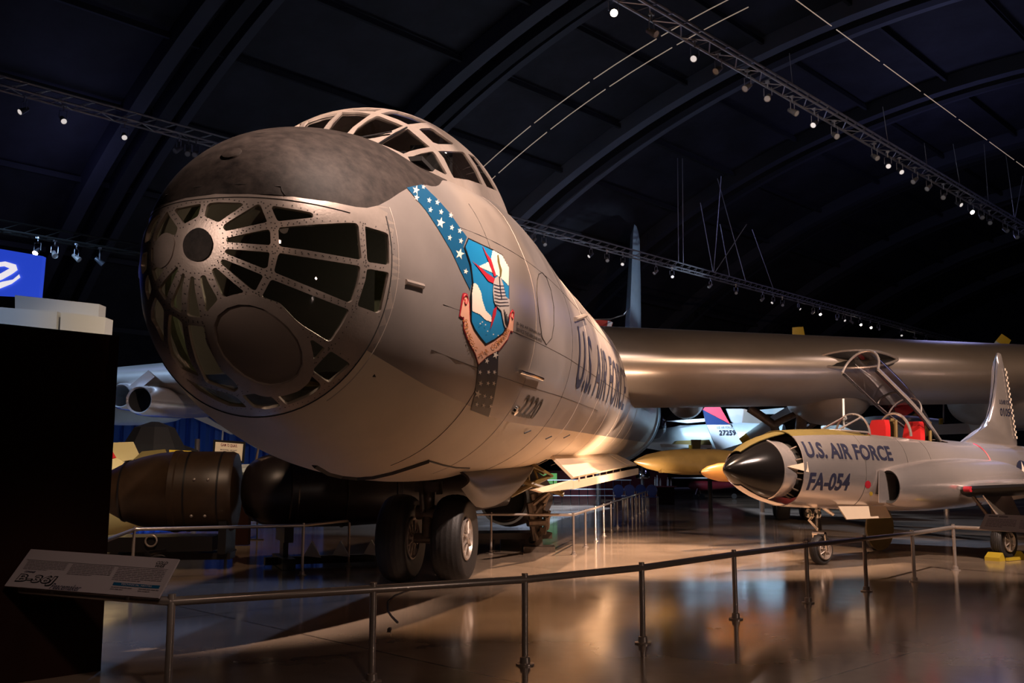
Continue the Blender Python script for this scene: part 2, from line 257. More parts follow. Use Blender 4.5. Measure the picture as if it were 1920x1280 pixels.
DISC_RIM=[(-0.041, -0.339), (-0.038, -0.282), (-0.003, -0.224), (0.042, -0.19), (0.108, -0.17), (0.184, -0.172), (0.242, -0.19), (0.301, -0.241), (0.343, -0.3), (0.354, -0.363), (0.337, -0.432), (0.298, -0.483), (0.244, -0.518), (0.175, -0.537), (0.099, -0.54), (0.034, -0.515), (-0.007, -0.466), (-0.035, -0.401)]
SMALL_PLATE=[(-0.301, 0.035), (-0.279, 0.062), (-0.248, 0.08), (-0.217, 0.082), (-0.186, 0.07), (-0.169, 0.041), (-0.175, 0.012), (-0.185, -0.021), (-0.213, -0.047), (-0.244, -0.056), (-0.284, -0.037), (-0.296, -0.008)]
HUB=[(-0.126, 0.028), (-0.116, 0.056), (-0.09, 0.078), (-0.055, 0.088), (-0.021, 0.078), (0.004, 0.053), (0.016, 0.024), (0.013, 0.006), (0.003, -0.022), (-0.027, -0.042), (-0.062, -0.043), (-0.098, -0.031), (-0.119, -0.007)]
CANOPY_PX=[[(537.0, 246.2), (561.9, 232.2), (566.1, 230.5), (557.2, 246.2)], [(576.9, 227.0), (603.1, 218.1), (632.2, 212.3), (631.2, 214.6), (617.2, 227.5), (607.8, 239.7), (599.4, 253.6), (576.9, 250.5), (566.1, 248.1), (567.5, 240.6), (571.2, 232.2)], [(641.6, 210.2), (670.6, 209.7), (695.5, 213.6), (680.0, 224.7), (661.2, 238.7), (645.3, 256.1), (610.6, 254.2), (614.4, 245.3), (623.7, 229.4)], [(705.9, 217.2), (712, 218), (756, 236), (718, 251.9), (690, 259), (667, 261), (658, 257), (670.6, 239.7), (689.4, 225.5)], [(714, 212.8), (731, 208.8), (746, 208.8), (774.4, 218), (800, 230), (788.4, 230.5), (765, 233), (746, 224)], [(764.1, 241.4), (766.9, 242.7), (805.8, 275.3), (783.7, 279.5), (767.8, 283.7), (756.6, 288.2), (732.2, 277.2), (715.3, 270.6), (734.1, 258.4)], [(786.1, 242.7), (789.4, 240.6), (807.2, 239.7), (813.7, 242.7), (849.4, 268.6), (848.4, 270.8), (821.2, 269.9), (811.9, 266.9), (807.2, 262.2)], [(771, 293.8), (790, 287.5), (807, 284), (811.9, 284), (817.5, 290), (838, 325.5), (835, 327), (800, 309), (780, 298.5)], [(821.2, 283.0), (832.5, 282.6), (868.1, 284.5), (871.9, 288.0), (892.5, 319.4), (904.7, 346.1), (878.4, 337.2), (851.2, 333.2), (845.6, 324.1), (832.5, 296.9)], [(877.0, 287.5), (890.6, 294.5), (900.9, 308.1), (918.7, 334.4), (931.9, 357.8), (913.1, 350.1), (908.4, 341.9), (892.5, 310.0)], [(648, 207.5), (662, 204), (690, 203.3), (716, 205), (703, 209), (690, 208.3)], [(860.6, 265.0), (883.1, 283.7), (871.9, 280.0), (860.6, 269.7)]]
EMB={'shield': [(875.9, 446.3), (921.6, 467.6), (939.8, 477.7), (953.0, 503.1), (953.0, 560.0), (952.4, 604.7), (941.9, 625.0), (925.6, 637.2), (908.8, 646.3), (899.2, 635.2), (887.0, 618.9), (880.5, 602.7), (880.5, 551.9), (884.0, 531.6), (879.9, 497.0), (868.3, 463.5)], 'inner': [(876.5, 449.3), (921.2, 470.2), (938.4, 479.8), (951.6, 503.9), (951.6, 560.0), (950.4, 602.7), (940.5, 623.0), (924.6, 634.8), (908.8, 642.9), (900.6, 633.1), (888.7, 616.9), (882.2, 602.7), (882.2, 551.9), (885.6, 531.6), (881.5, 497.0), (870.4, 463.5)], 'cloudA': [(921.6, 470.6), (938.4, 480.0), (951.6, 504.1), (951.0, 535.6), (941.9, 525.5), (933.8, 519.4), (925.6, 513.3), (909.4, 506.2), (895.2, 500.1), (907.3, 495.0), (917.5, 488.9), (919.5, 478.8)], 'cloudB': [(885.6, 531.2), (891.1, 533.6), (898.2, 547.8), (901.3, 564.1), (907.3, 582.3), (917.5, 592.5), (918.5, 602.7), (907.3, 598.6), (897.2, 588.4), (887.0, 584.4), (882.2, 581.3), (882.2, 551.9)], 'boltA': [(900.2, 460.5), (909.4, 476.7), (917.5, 486.9), (927.0, 517.3), (923.2, 519.4), (913.4, 493.0), (907.3, 478.8)], 'boltB': [(880.9, 488.9), (895.2, 500.1), (909.4, 512.3), (924.6, 522.4), (921.6, 531.6), (912.4, 527.5), (901.3, 513.3), (891.1, 500.1)], 'boltC': [(928.7, 572.2), (926.6, 588.4), (921.6, 602.7), (915.5, 617.9), (919.5, 592.5), (921.6, 580.3)], 'arm': [(921.2, 531.6), (924.6, 521.4), (929.7, 518.4), (935.8, 523.4), (939.8, 533.6), (944.3, 555.9), (951.6, 562.0), (951.6, 584.4), (944.9, 614.8), (941.5, 608.8), (935.8, 582.3), (925.6, 572.2), (922.2, 564.1), (920.5, 547.8)], 'branch': [(929.1, 478.8), (931.3, 478.8), (933.8, 495.0), (937.8, 507.2), (936.2, 519.4), (933.8, 519.4), (933.3, 505.2), (929.7, 490.9)], 'banner': [(868.8, 551.9), (861.6, 591.5), (865.1, 594.1), (868.3, 593.5), (869.8, 616.9), (880.9, 645.3), (890.1, 661.6), (896.2, 681.9), (911.4, 667.7), (933.8, 655.5), (950.0, 635.2), (955.7, 618.9), (960.2, 620.9), (962.2, 584.4), (959.1, 581.3), (955.7, 588.4), (953.0, 606.7), (941.9, 627.4), (925.6, 639.2), (908.8, 648.4), (897.2, 633.1), (885.4, 616.9), (879.3, 600.6), (877.9, 568.1), (873.8, 552.9), (870.8, 550.9)], 'red': [(866.3, 549.8), (859.8, 592.5), (864.7, 596.6), (867.1, 595.5), (868.3, 617.9), (879.3, 646.3), (888.7, 662.6), (896.0, 684.3), (912.4, 669.3), (935.0, 657.1), (951.4, 636.4), (956.5, 621.3), (960.6, 623.4), (963.8, 584.4), (959.8, 579.3), (954.5, 588.4), (952.0, 605.7), (941.1, 625.4), (924.8, 637.2), (908.8, 646.3), (898.2, 631.5), (887.0, 615.3), (880.5, 599.6), (879.7, 568.1), (875.3, 550.9), (870.8, 548.6)]}
# ------------------------------------------------------------------ hall: floor, vault, walls, ribs
FL = mat('polished_concrete', (.28, .205, .15), .125, 0, .20, .45, spec=.6, col2=(.36, .27, .195), rvar=.05)
def slabs(m):   # saw-cut joints of the floor slabs
    nt = m.node_tree; b = nt.nodes['Principled BSDF']; lk = b.inputs['Base Color'].links[0]; src = lk.from_socket
    tc = nt.nodes.new('ShaderNodeTexCoord'); mp = nt.nodes.new('ShaderNodeMapping'); mp.inputs['Rotation'].default_value = (0, 0, radians(-43.8)); mp.inputs['Location'].default_value = (1.1, 2.4, 0)
    br = nt.nodes.new('ShaderNodeTexBrick'); br.offset = 0; br.inputs['Scale'].default_value = 1; br.inputs['Mortar Size'].default_value = .012; br.inputs['Brick Width'].default_value = 6.1; br.inputs['Row Height'].default_value = 6.1
    br.inputs['Color1'].default_value = br.inputs['Color2'].default_value = (1, 1, 1, 1); br.inputs['Mortar'].default_value = (.25, .25, .25, 1)
    mx = nt.nodes.new('ShaderNodeMixRGB'); mx.blend_type = 'MULTIPLY'; mx.inputs[0].default_value = 1
    nt.links.new(tc.outputs['Object'], mp.inputs[0]); nt.links.new(mp.outputs[0], br.inputs['Vector']); nt.links.new(src, mx.inputs[1]); nt.links.new(br.outputs['Color'], mx.inputs[2]); nt.links.new(mx.outputs[0], b.inputs['Base Color'])
slabs(FL)
GC, ZC, RV = -13.0, -25.1, 45.6
H0, H1, GL, GR = -22.0, 96.0, -51.0, 25.5
struct(MB().add([hall(GL, H0, 0), hall(GR, H0, 0), hall(GR, H1, 0), hall(GL, H1, 0)], [(0, 1, 2, 3)]).build('floor', FL))
def vault(t, r=RV): return GC + r * cos(t), ZC + r * sin(t)
T0, T1_ = math.acos((GR - GC) / RV), pi - math.acos((GC - GL) / RV)
N_ = 60; vm = MB(); ang = [T0 + (T1_ - T0) * i / N_ for i in range(N_ + 1)]
for i in range(N_):
    (g0, z0), (g1, z1) = vault(ang[i]), vault(ang[i + 1])
    vm.quad(hall(g0, H0, z0), hall(g1, H0, z1), hall(g1, H1, z1), hall(g0, H1, z0))
CEIL = mat('dark_corrugated_roof', (.011, .0105, .017), .75, 0, .6, .5, col2=(.026, .025, .038))
struct(vm.build('ceiling', CEIL))
for nm, h in (('wall_back', H1), ('wall_front', H0)):
    struct(MB().add([hall(*(lambda q: (q[0], h, q[1]))(vault(t))) for t in ang] + [hall(GL, h, 0), hall(GR, h, 0)][:0], [tuple(range(N_ + 1))]).build(nm, mat(nm + '_navy', (.012, .012, .022), .85), smooth=False))
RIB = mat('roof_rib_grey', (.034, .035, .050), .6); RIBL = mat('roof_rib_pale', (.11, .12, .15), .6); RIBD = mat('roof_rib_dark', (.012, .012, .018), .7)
k_ = 0
for h in (4, 15, 25.5, 36, 46.5, 57, 67.5, 78, 88):
    for dh, wd, dr, m_ in ((0, .55, .75, RIB), (1.1, .5, .75, RIBD), (2.0, .35, .5, RIB)):
        rb = MB()
        for i in range(N_):
            q = []
            for t in (ang[i], ang[i + 1]):
                for rr in (RV - .02, RV - dr):
                    for s_ in (-1, 1):
                        g_, z_ = vault(t, rr); q.append(hall(g_, h + dh + s_ * wd / 2, z_))
            rb.add(q, [(0, 1, 5, 4), (2, 6, 7, 3), (0, 4, 6, 2), (1, 3, 7, 5)])
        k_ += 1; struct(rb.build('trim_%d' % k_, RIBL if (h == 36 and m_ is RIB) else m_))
# purlins along the hall
for i, t in enumerate([radians(x) for x in range(58, 146, 5)]):
    g_, z_ = vault(t, RV - .25)
    k_ += 1; struct(MB().box(hall(g_, (H0 + H1) / 2, z_), H1 - H0, .14, .22, atan2(HH.y, HH.x)).build('trim_%d' % k_, RIBD, smooth=False))
# double light strip that follows the roof arch
for j, h in enumerate((30.6, 31.7)):
    root = thing('ceiling_light_strip', hall(-20, h, 16), ('far' if j else 'near') + ' thin warm light line of the pair curving over the dark roof', 'light', 'thin light lines on the roof arch')
    a0 = 96
    for k in range(9):
        sm = MB(); pts = [hall(*(lambda q: (q[0], h, q[1]))(vault(radians(a0 + k * 4.6 + d), RV - .9))) for d in (0, 1.4, 2.8, 4.3)]
        sm.tube(pts, .022, 5); sm.build('light_tube', 'strip', root)
root = thing('ceiling_light_strip', hall(-9, 25, 11.5), 'long thin warm light line sloping across the upper right corner', 'light')
for k in range(9):
    MB().tube([hall(-9.0, 17.5 + k * 2.6, 11.5), hall(-9.0, 17.5 + k * 2.6 + 2.35, 11.5)], .012, 5).build('light_tube', 'strip', root)
# ------------------------------------------------------------------ lighting trusses hanging along the hall
def truss(g, h0, h1, z, label, m='truss'):
    root = thing('lighting_truss', hall(g, (h0 + h1) / 2, z), label, 'truss', None)
    for dg, dz in ((-.2, 0), (.2, 0), (0, .32)):
        MB().tube([hall(g + dg, h0, z + dz), hall(g + dg, h1, z + dz)], .035, 6).build('chord', m, root)
    lat = MB(); h = h0; s_ = 1
    while h < h1:
        lat.tube([hall(g - .2 * s_, h, z), hall(g + .2 * s_, h + .6, z)], .016, 4, False); lat.tube([hall(g - .2, h, z), hall(g, h + .6, z + .32)], .016, 4, False); lat.tube([hall(g + .2, h, z), hall(g, h + .6, z + .32)], .016, 4, False); h += .6; s_ = -s_
    lat.build('lattice', m, root); return root
def clip_vault(a, b, m_=1.1):
    a, b = Vector(a), Vector(b); a.z = a.z
    for _ in range(60):
        g = a.dot(HG); top_ = ZC + sqrt(max(0, RV * RV - (g - GC) ** 2)) - m_
        if a.z < top_: break
        a = a.lerp(b, .05)
    return a
def cable(a, b, r, name, label, cat, group=None, m='lampw', sag=0.):
    n = 8; pts = [Vector(a).lerp(Vector(b), i / n) - Vector((0, 0, sag * 4 * (i / n) * (1 - i / n))) for i in range(n + 1)]
    o = MB().tube(pts, r, 5).build(name, m); return tag(o, label, cat, group)
truss(-26.35, -2, 80, 11.5, 'long light truss crossing the left background and passing above the bomber wing')
truss(-11.6, 12, 62, 11.5, 'long light truss running down to the right edge of the upper right corner')
def hx(x, g, z):   # distance along the hall where a truss line passes photo column x
    lo, hi = -2., 95.
    for _ in range(50):
        m_ = (lo + hi) / 2; P = hall(g, m_, z) - CAM
        if 960 + F_PX * P.x / P.dot(CF) < x or P.dot(CF) < 0: lo = m_
        else: hi = m_
    return lo
def make_spot(lit):
    root = thing('spotlight', (0, 0, 0), 'x', 'spotlight')
    MB().box((0, 0, -.02), .10, .10, .05).box((0, 0, -.10), .03, .03, .18).build('clamp', 'truss', root, False)
    MB().tube([(-.10, 0, -.40), (-.10, 0, -.18), (.10, 0, -.18), (.10, 0, -.40)], .012, 6).build('yoke', 'truss', root)
    MB().lathe((0, .12, -.34), (0, -.80, -.60), [(0, .04), (.02, .06), (.18, .075), (.30, .09), (.305, .08), (.29, .075)], 14, False).build('housing', 'lamp' if lit else 'lampw', root)
    MB().lathe((0, .12, -.34), (0, -.80, -.60), [(.285, .074), (.29, .074)], 14).build('lens', ('lensoff', 'lensd', 'lens')[lit], root); return root
PROTO = {k: make_spot(k) for k in (0, 1, 2)}; used_ = {}
def put_spot(P, rz, kind, label, group):
    r = PROTO[kind]
    if kind in used_: r = copy_tree(r)
    used_[kind] = 1; r.location = P; r.rotation_euler.z = rz; r['label'] = label; r['group'] = group
S1 = [(983, 1), (1001, 0), (1020, 0), (1108, 1), (1138, 0), (1168, 1), (1230, 0), (1260, 1), (1332, 0), (1380, 0), (1430, 0), (1450, 1), (1467, 0), (1497, 1), (1525, 0), (1537, 2), (1570, 0), (1582, 1), (1596, 0), (1613, 2), (1632, 2), (1647, 0), (1690, 1), (1715, 0), (1736, 2), (1758, 1)]
S2 = [(1150, 2), (1222, 0), (1303, 1), (1347, 0), (1402, 0), (1440, 0), (1486, 0), (1528, 1), (1565, 0), (1640, 0), (1665, 1), (1687, 1), (1716, 0), (1742, 0), (1770, 0), (1797, 1), (1820, 2), (1840, 0), (1856, 0), (1885, 0), (1905, 0)]
S3 = [(45, 1), (118, 1), (233, 1), (335, 0), (353, 0), (367, 0)]
def nth(i): return ['first', 'second', 'third', 'fourth', 'fifth', 'sixth', 'seventh', 'eighth', 'ninth', 'tenth', 'eleventh', 'twelfth', 'thirteenth', 'fourteenth', 'fifteenth', 'sixteenth', 'seventeenth', 'eighteenth', 'nineteenth', 'twentieth', 'twenty-first', 'twenty-second', 'twenty-third', 'twenty-fourth', 'twenty-fifth', 'twenty-sixth'][i]
for S, g, wh in ((S1, -26.35, 'truss above the wing'), (S2, -11.6, 'upper right truss'), (S3, -26.35, 'upper left truss')):
    for i, (x, k) in enumerate(S):
        h = hx(x, g, 11.1); rz = radians(random.uniform(-70, 70)) if k < 2 else radians(0)
        put_spot(hall(g, h, 11.5 - (0 if i % 2 else .02)), rz, k, '%s %s spotlight from left under the %s' % (nth(i), {0: 'unlit pale', 1: 'faintly glinting dark', 2: 'brightly lit'}[k], wh), 'spotlights under the trusses')
truss(-29.8, 7, 13.6, 8.5, 'short far truss low on the dark left side above the blue screen', 'dark')
for i, (x, k) in enumerate([(70, 2), (102, 0), (143, 0), (186, 1)]):
    put_spot(hall(-29.8, hx(x, -29.8, 8.1), 8.5), radians(40 * i), k, '%s %s spotlight from left under the short low truss' % (nth(i), {0: 'unlit pale', 1: 'faintly glinting dark', 2: 'brightly lit'}[k]), 'spotlights under the trusses')
# hanger wires of the trusses
for i, (x0, y0, x1, y1) in enumerate([(1270, 240, 1272, 480), (1279, 240, 1281, 483), (1322, 250, 1398, 535), (1352, 330, 1338, 500), (1313, 380, 1337, 500), (1350, 420, 1368, 515), (1410, 430, 1450, 535), (1400, 420, 1340, 500)]):
    h = hx(x1, -26.35, 11.8); b = hall(-26.35, h, 11.8); d = ray(x0, y0); tY = b.y * (1 if i < 2 else .97); a = clip_vault(CAM + d * (tY / d.y), b)
    cable(a, b, .022, 'suspension_wire', '%s pale steel wire from the left holding up the truss above the wing' % nth(i), 'wire', 'wires holding the middle truss', 'truss')
for i, (x0, y0, x1, y1) in enumerate([(1480, 100, 1486, 150), (1655, 200, 1665, 245), (1733, 268, 1738, 290), (1787, 270, 1800, 325), (1845, 270, 1853, 360), (1886, 290, 1902, 385), (1918, 330, 1903, 385)]):
    h = hx(x1, -11.6, 11.8); b = hall(-11.6, h, 11.8); d = ray(x0, y0); a = clip_vault(CAM + d * (b.y / d.y), b)
    cable(a, b, .012, 'suspension_wire', '%s thin wire from the left holding up the upper right truss' % nth(i), 'wire', 'wires holding the upper right truss', 'truss')
# ------------------------------------------------------------------ the big bomber
AX, PT, QU = Vector((.20006829, .97958138, .01982404)), Vector((.97977392, -.20010761, 0)), Vector((-.00396694, -.01942308, .99980348))
LL, HH_, RF = 3.76, 1.564, 1.905
NS0, NA, E1, E2 = 6.706, 6.478, 2.322, 2.598
def hp(s, lat, v): return CAM + AX * s + PT * (lat - LL) + QU * (v + HH_)
def to_hull(P):
    d = P - CAM; return d.dot(AX), d.dot(PT) + LL, d.dot(QU) - HH_
def sst(a, b, x):
    t = max(0, min(1, (x - a) / (b - a))); return t * t * (3 - 2 * t)
def sec(s):
    t = max(0, min(1, (s - NS0) / NA)); r = (1 - (1 - t) ** E1) ** (1 / E2)
    return r, RF * (.967 + .033 * t * t), RF * (1.082 - .082 * t), RF * (1.077 - .077 * t), .015 * (1 - t) ** 2.18
def Nuv(u, v, off=0.):
    r = min(.9999, sqrt(u * u + v * v)); t = 1 - (1 - r ** E2) ** (1 / E1)
    _, W, T, B, cc = sec(NS0 + NA * t)
    P = hp(NS0 + NA * t, W * u, (T if v > 0 else B) * v + cc)
    if off: P += nrm(u, v) * off
    return P
def nrm(u, v, e=.012):
    a_, b_ = Nuv(u + e, v) - Nuv(u - e, v), Nuv(u, v + e) - Nuv(u, v - e); n = a_.cross(b_).normalized()
    return n if n.dot(AX) < 0 else -n
def Hs(s, ph, off=0.):
    r, W, T, B, cc = sec(s)
    if s > 36.3: r = max(.02, 1 - ((s - 36.3) / 21.) ** 1.6)
    d = (degrees_(ph)) % 360; d = d if d <= 180 else 360 - d if False else d
    hb = .10 * sst(9.4, 11.8, s) * (1 - sst(12.6, 15.4, s)) * (sst(22, 52, d) * sst(22, 52, 180 - d) if d < 180 else 0)
    k = 1 + hb / RF
    if 0 < d < 180: k -= .036 * sst(8.66, 9.3, s) * (1 - sst(10.8, 11.8, s)) * sst(38, 62, d) * sst(38, 62, 180 - d)
    return hp(s, W * r * cos(ph) * k + off * cos(ph), (T if sin(ph) > 0 else B) * r * sin(ph) * k + cc + off * sin(ph))
def degrees_(x): return x * 180 / pi
BOMBER = thing('bomber_aircraft', hp(13, 0, 0) * 1.0, 'huge silver propeller bomber with glazed nose, blue star stripe and white belly', 'airplane')
BOMBER.location.z = 0
def phb(s): return -36.2 + (-38.8 + 36.2) * sst(8.6, 11.2, s)
def phd(s): return 37.9 + 10.8 * sst(8.7, 9.7, s) + 12 * sst(9.6, 10.4, s)
def philist(s):
    b, d = phb(s), phd(s); out = []
    for a0, a1, n in ((b, d, 22), (d, 180 - d, 26), (180 - d, 180 - b, 22), (180 - b, 360 + b, 27)): out += [radians(a0 + (a1 - a0) * i / n) for i in range(n)]
    return out
SJ = NS0 + NA * (1 - (1 - .8 ** E2) ** (1 / E1))
st = [SJ + i * .12 for i in range(24)]; s_ = st[-1] + .2
while s_ < 36.2: st.append(s_); s_ += .36
st.append(36.3)
sk = MB(); NP = 97
for s in st: sk.v += [Hs(s, p_) for p_ in philist(s)]
for i in range(len(st) - 1):
    sm_ = (st[i] + st[i + 1]) / 2
    for j in range(NP):
        k = (j + 1) % NP; belly = j >= 70; dj = j - 70
        if belly and 12.25 < sm_ < 15.9 and abs(dj - 13) <= 4: continue
        if belly and 16.9 < sm_ < 29 and abs(dj - 13) <= 7: continue
        sk.f.append([i * NP + j, i * NP + k, (i + 1) * NP + k, (i + 1) * NP + j])
        sk.m.append(1 if belly else 2 if (22 <= j < 48 and sm_ < 10.3) else 0)
SKIN = sk.build('fuselage_skin', ['alu', 'white', 'deck'], BOMBER, ang=50, solid=.02)
tl = MB(); tl.rings([[Hs(s, 2 * pi * j / 64) for j in range(64)] for s in (36.3, 39, 43, 47, 51, 55, 57)]).build('tail_fuselage', 'alu', BOMBER)
# nose cap: one shell with the window openings cut through it
deckz = [(u, v) for u, v in [(-.6, .222), (-.45, .2225), (-.3, .222), (0, .223), (.146, .219), (.315, .22), (.42, .222), (.513, .224), (.542, .232), (.570, .26), (.590, .307), (.602, .36), (.611, .419)]]
d0 = philist(SJ)
outer = [(.8 * cos(p_), .8 * sin(p_)) for p_ in d0]
half = [(0, .223), (.146, .219), (.315, .22), (.42, .222), (.513, .224), (.542, .232), (.570, .26), (.590, .307), (.602, .36), (.611, .419)]
deck_poly = half + outer[22:49] + [(-u, v) for u, v in half[::-1]][:-1]
bh = [(.52, -.349), (.582, -.405)]
RG = lambda ph: .632 + .012 * sin(ph)
barc = [(RG(a_) * cos(a_), RG(a_) * sin(a_)) for a_ in [radians(-146 + (112 * i / 40)) for i in range(41)]]
belly_poly = [outer[0]] + bh[::-1] + barc[::-1] + [(-u, v) for u, v in bh] + [outer[(70 + i) % 97] for i in range(0, 27)]
holes = [rounded(p_, .011, 3) for p_ in PANES]
# deck and belly boundaries enter as constraints through zone polygons
def zcdt(outer, holes, zones, step):
    vs = []; es = []
    for pl in [outer] + holes + zones:
        b = len(vs); vs += [Vector(p) for p in pl]; es += [(b + i, b + (i + 1) % len(pl)) for i in range(len(pl))]
    x = -.8; row = 0
    while x < .8:
        y = -.8 + step * .5 * (row % 2)
        while y < .8:
            if x * x + y * y < .79 ** 2 and not any(inside((x, y), h) for h in holes): vs.append(Vector((x, y)))
            y += step
        x += step; row += 1
    V, E_, Fc, _, _, _ = delaunay_2d_cdt(vs, es, [], 0, 1e-6); tr = []; zi = []
    for f in Fc:
        c_ = sum((V[i] for i in f), Vector((0, 0))) / len(f)
        if c_.length > .8 or any(inside(c_, h) for h in holes): continue
        tr.append(tuple(f)); zi.append(next((k + 1 for k, z in enumerate(zones) if inside(c_, z)), 0))
    return V, tr, zi
V, tr, zi = zcdt(outer, holes + [DISC], [deck_poly, belly_poly], .028)
nm_ = MB(); nm_.keep = 1; nm_.v = [Nuv(*v) for v in V]; NN = [nrm(v[0], v[1]) for v in V]
for k, t in enumerate(tr):
    a_, b_, c_ = [Vector(V[i]) for i in t]; t = list(t)
    if (b_ - a_).cross(c_ - a_) < 0: t = t[::-1]
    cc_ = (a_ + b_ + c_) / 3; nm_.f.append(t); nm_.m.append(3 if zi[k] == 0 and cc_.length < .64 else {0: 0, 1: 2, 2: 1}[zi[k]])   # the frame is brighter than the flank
for h_ in holes + [DISC]:      # inner edges of the openings, 28 mm deep
    n_h = len(h_)
    for i in range(n_h):
        p0, p1 = h_[i], h_[(i + 1) % n_h]; q_ = [Nuv(*p0), Nuv(*p1), Nuv(*p1, -.028), Nuv(*p0, -.028)]; fn_ = (q_[1] - q_[0]).cross(q_[2] - q_[0]).normalized(); mid_ = (Vector(p0) + Vector(p1)) / 2
        cen_ = sum((Vector(x) for x in h_), Vector((0, 0))) / n_h; inw = PT * (cen_.x - mid_.x) + QU * (cen_.y - mid_.y)
        if fn_.dot(inw) < 0: fn_ = -fn_; q_ = q_[::-1]
        b = len(nm_.v); nm_.v += q_; nm_.f.append([b, b + 1, b + 2, b + 3]); nm_.m.append(3); NN += [fn_] * 4
NOSE = nm_.build('nose_frame', ['alu', 'white', 'deck', 'alu2'], BOMBER, smooth=False)
NOSE.data.polygons.foreach_set('use_smooth', [True] * len(NOSE.data.polygons)); NOSE.data.normals_split_custom_set_from_vertices([tuple(n) for n in NN])
gm = MB(); gr = [.0001] + [.02 * i for i in range(1, 34)]
gm.rings([[Nuv(r * cos(a_), r * sin(a_), -.02) for a_ in [2 * pi * j / 72 for j in range(72)]] for r in gr], False).build('nose_glazing', 'glass', BOMBER)
def patch(name, poly, off, m, holes=(), step=.02, parent=None, solid=0., label=None, join=None):
    V, Fs = cdt(poly, holes, step); mb = join or MB(); mb.add([Nuv(v[0], v[1], off) for v in V], Fs)
    return mb if join else mb.build(name, m, parent or BOMBER, solid=solid, label=label)
patch('bombsight_window_cover', DISC, -.012, 'plate', label='flat grey round cover plate set in the glazed nose')
rimo = rounded(DISC_RIM, .02, 3); rimi = dens(DISC, .015)
RIMM = patch('cover_rim', rimo, .010, 'alu2', [DISC], .014, solid=.045)
patch('round_side_plate', rounded(SMALL_PLATE, .02, 3), .010, 'alu2', solid=.01)
patch('turret_hub_cover', rounded(HUB, .03, 4), .012, 'deck', solid=.02, label='dark round cap at the centre of the glazed nose')
rv = MB(); rseed = random.Random(2)
for p_ in PANES + [DISC]:
    c_ = sum((Vector(q) for q in p_), Vector((0, 0))) / len(p_); o_ = []
    for q in dens(p_, .019):
        q = Vector(q); dq = (q - c_).normalized(); q2 = q + dq * .013
        if any(inside(q2, o2_) for o2_ in PANES): continue
        P0 = Nuv(q2.x, q2.y, .0025); n0 = nrm(q2.x, q2.y); t0 = n0.cross(QU).normalized(); t1 = n0.cross(t0); rv.add([P0 + (t0 * cos(k * 2 * pi / 5) + t1 * sin(k * 2 * pi / 5)) * .0055 for k in range(5)], [(0, 1, 2, 3, 4)])
rv_o = rv.build('frame_rivets', 'seam', BOMBER, False); rv_o['kind'] = 'stuff'
def ringseam(rf, a0, a1, r=.006, m='seam', nm='seam_line', off=.002):
    MB().tube([Nuv(rf(a_) * cos(a_), rf(a_) * sin(a_), off) for a_ in [radians(a0 + (a1 - a0) * i / 60) for i in range(61)]], r, 4).build(nm, m, BOMBER)
ringseam(RG, -215, 20, .006); ringseam(lambda a_: RG(a_) + .018, -60, 24, .003, 'seam2')
MB().tube([Nuv(u, .205 - abs(u) ** 3 * .12, .002) for u in [-.5 + i * .02 for i in range(51)]], .004, 4).build('seam_line', 'seam', BOMBER)
MB().tube([Nuv(u, v, .003) for u, v in [(-.3, .26), (-.1, .262), (.1, .262), (.262, .258), (.27, .24), (.285, .222)]], .005, 4).build('seam_line', 'seam', BOMBER)
MB().lathe(Nuv(.0, .42, .0), nrm(.0, .42), [(0, .085), (.012, .08), (.02, .055), (.022, .0)], 20).build('deck_fitting', 'deck', BOMBER)
# cabin inside the nose
MB().tube([hp(8.1, 1.17 * cos(a_), 1.2 * sin(a_)) for a_ in [2 * pi * i / 48 for i in range(49)]], .05, 8).build('cabin_former', 'green', BOMBER)
MB().lathe(hp(10.0, 0, 0), AX, [(0, .01), (0, 1.62)], 48, False).build('cabin_bulkhead', 'dark', BOMBER, False)
MB().box(hp(8.6, .1, -.88), 1.7, 1.5, .05, .0, (PT, AX, QU)).build('cabin_floor', 'dark', BOMBER, False)
ib = MB(); ib.box(hp(7.72, .02, -.68), .17, .12, .17, 0, (PT, AX, QU)); ib.build('instrument_box', 'yellow2', BOMBER, False, label='yellow instrument box inside the nose')
ib = MB(); ib.box(hp(7.9, .03, -.83), .40, .2, .05, 0, (PT, AX, QU)).box(hp(7.9, .18, -.95), .40, .25, .03, 0, (PT, AX, QU)); ib.build('instrument_shelf', 'tan', BOMBER, False)
MB().box(hp(8.5, .95, .12), .05, .3, .35, .3, (PT, AX, QU)).build('map_sheet', 'tan', BOMBER, False)
MB().box(hp(8.7, .85, -.25), .25, .5, .8, 0, (PT, AX, QU)).build('seat_back', 'green', BOMBER, False)
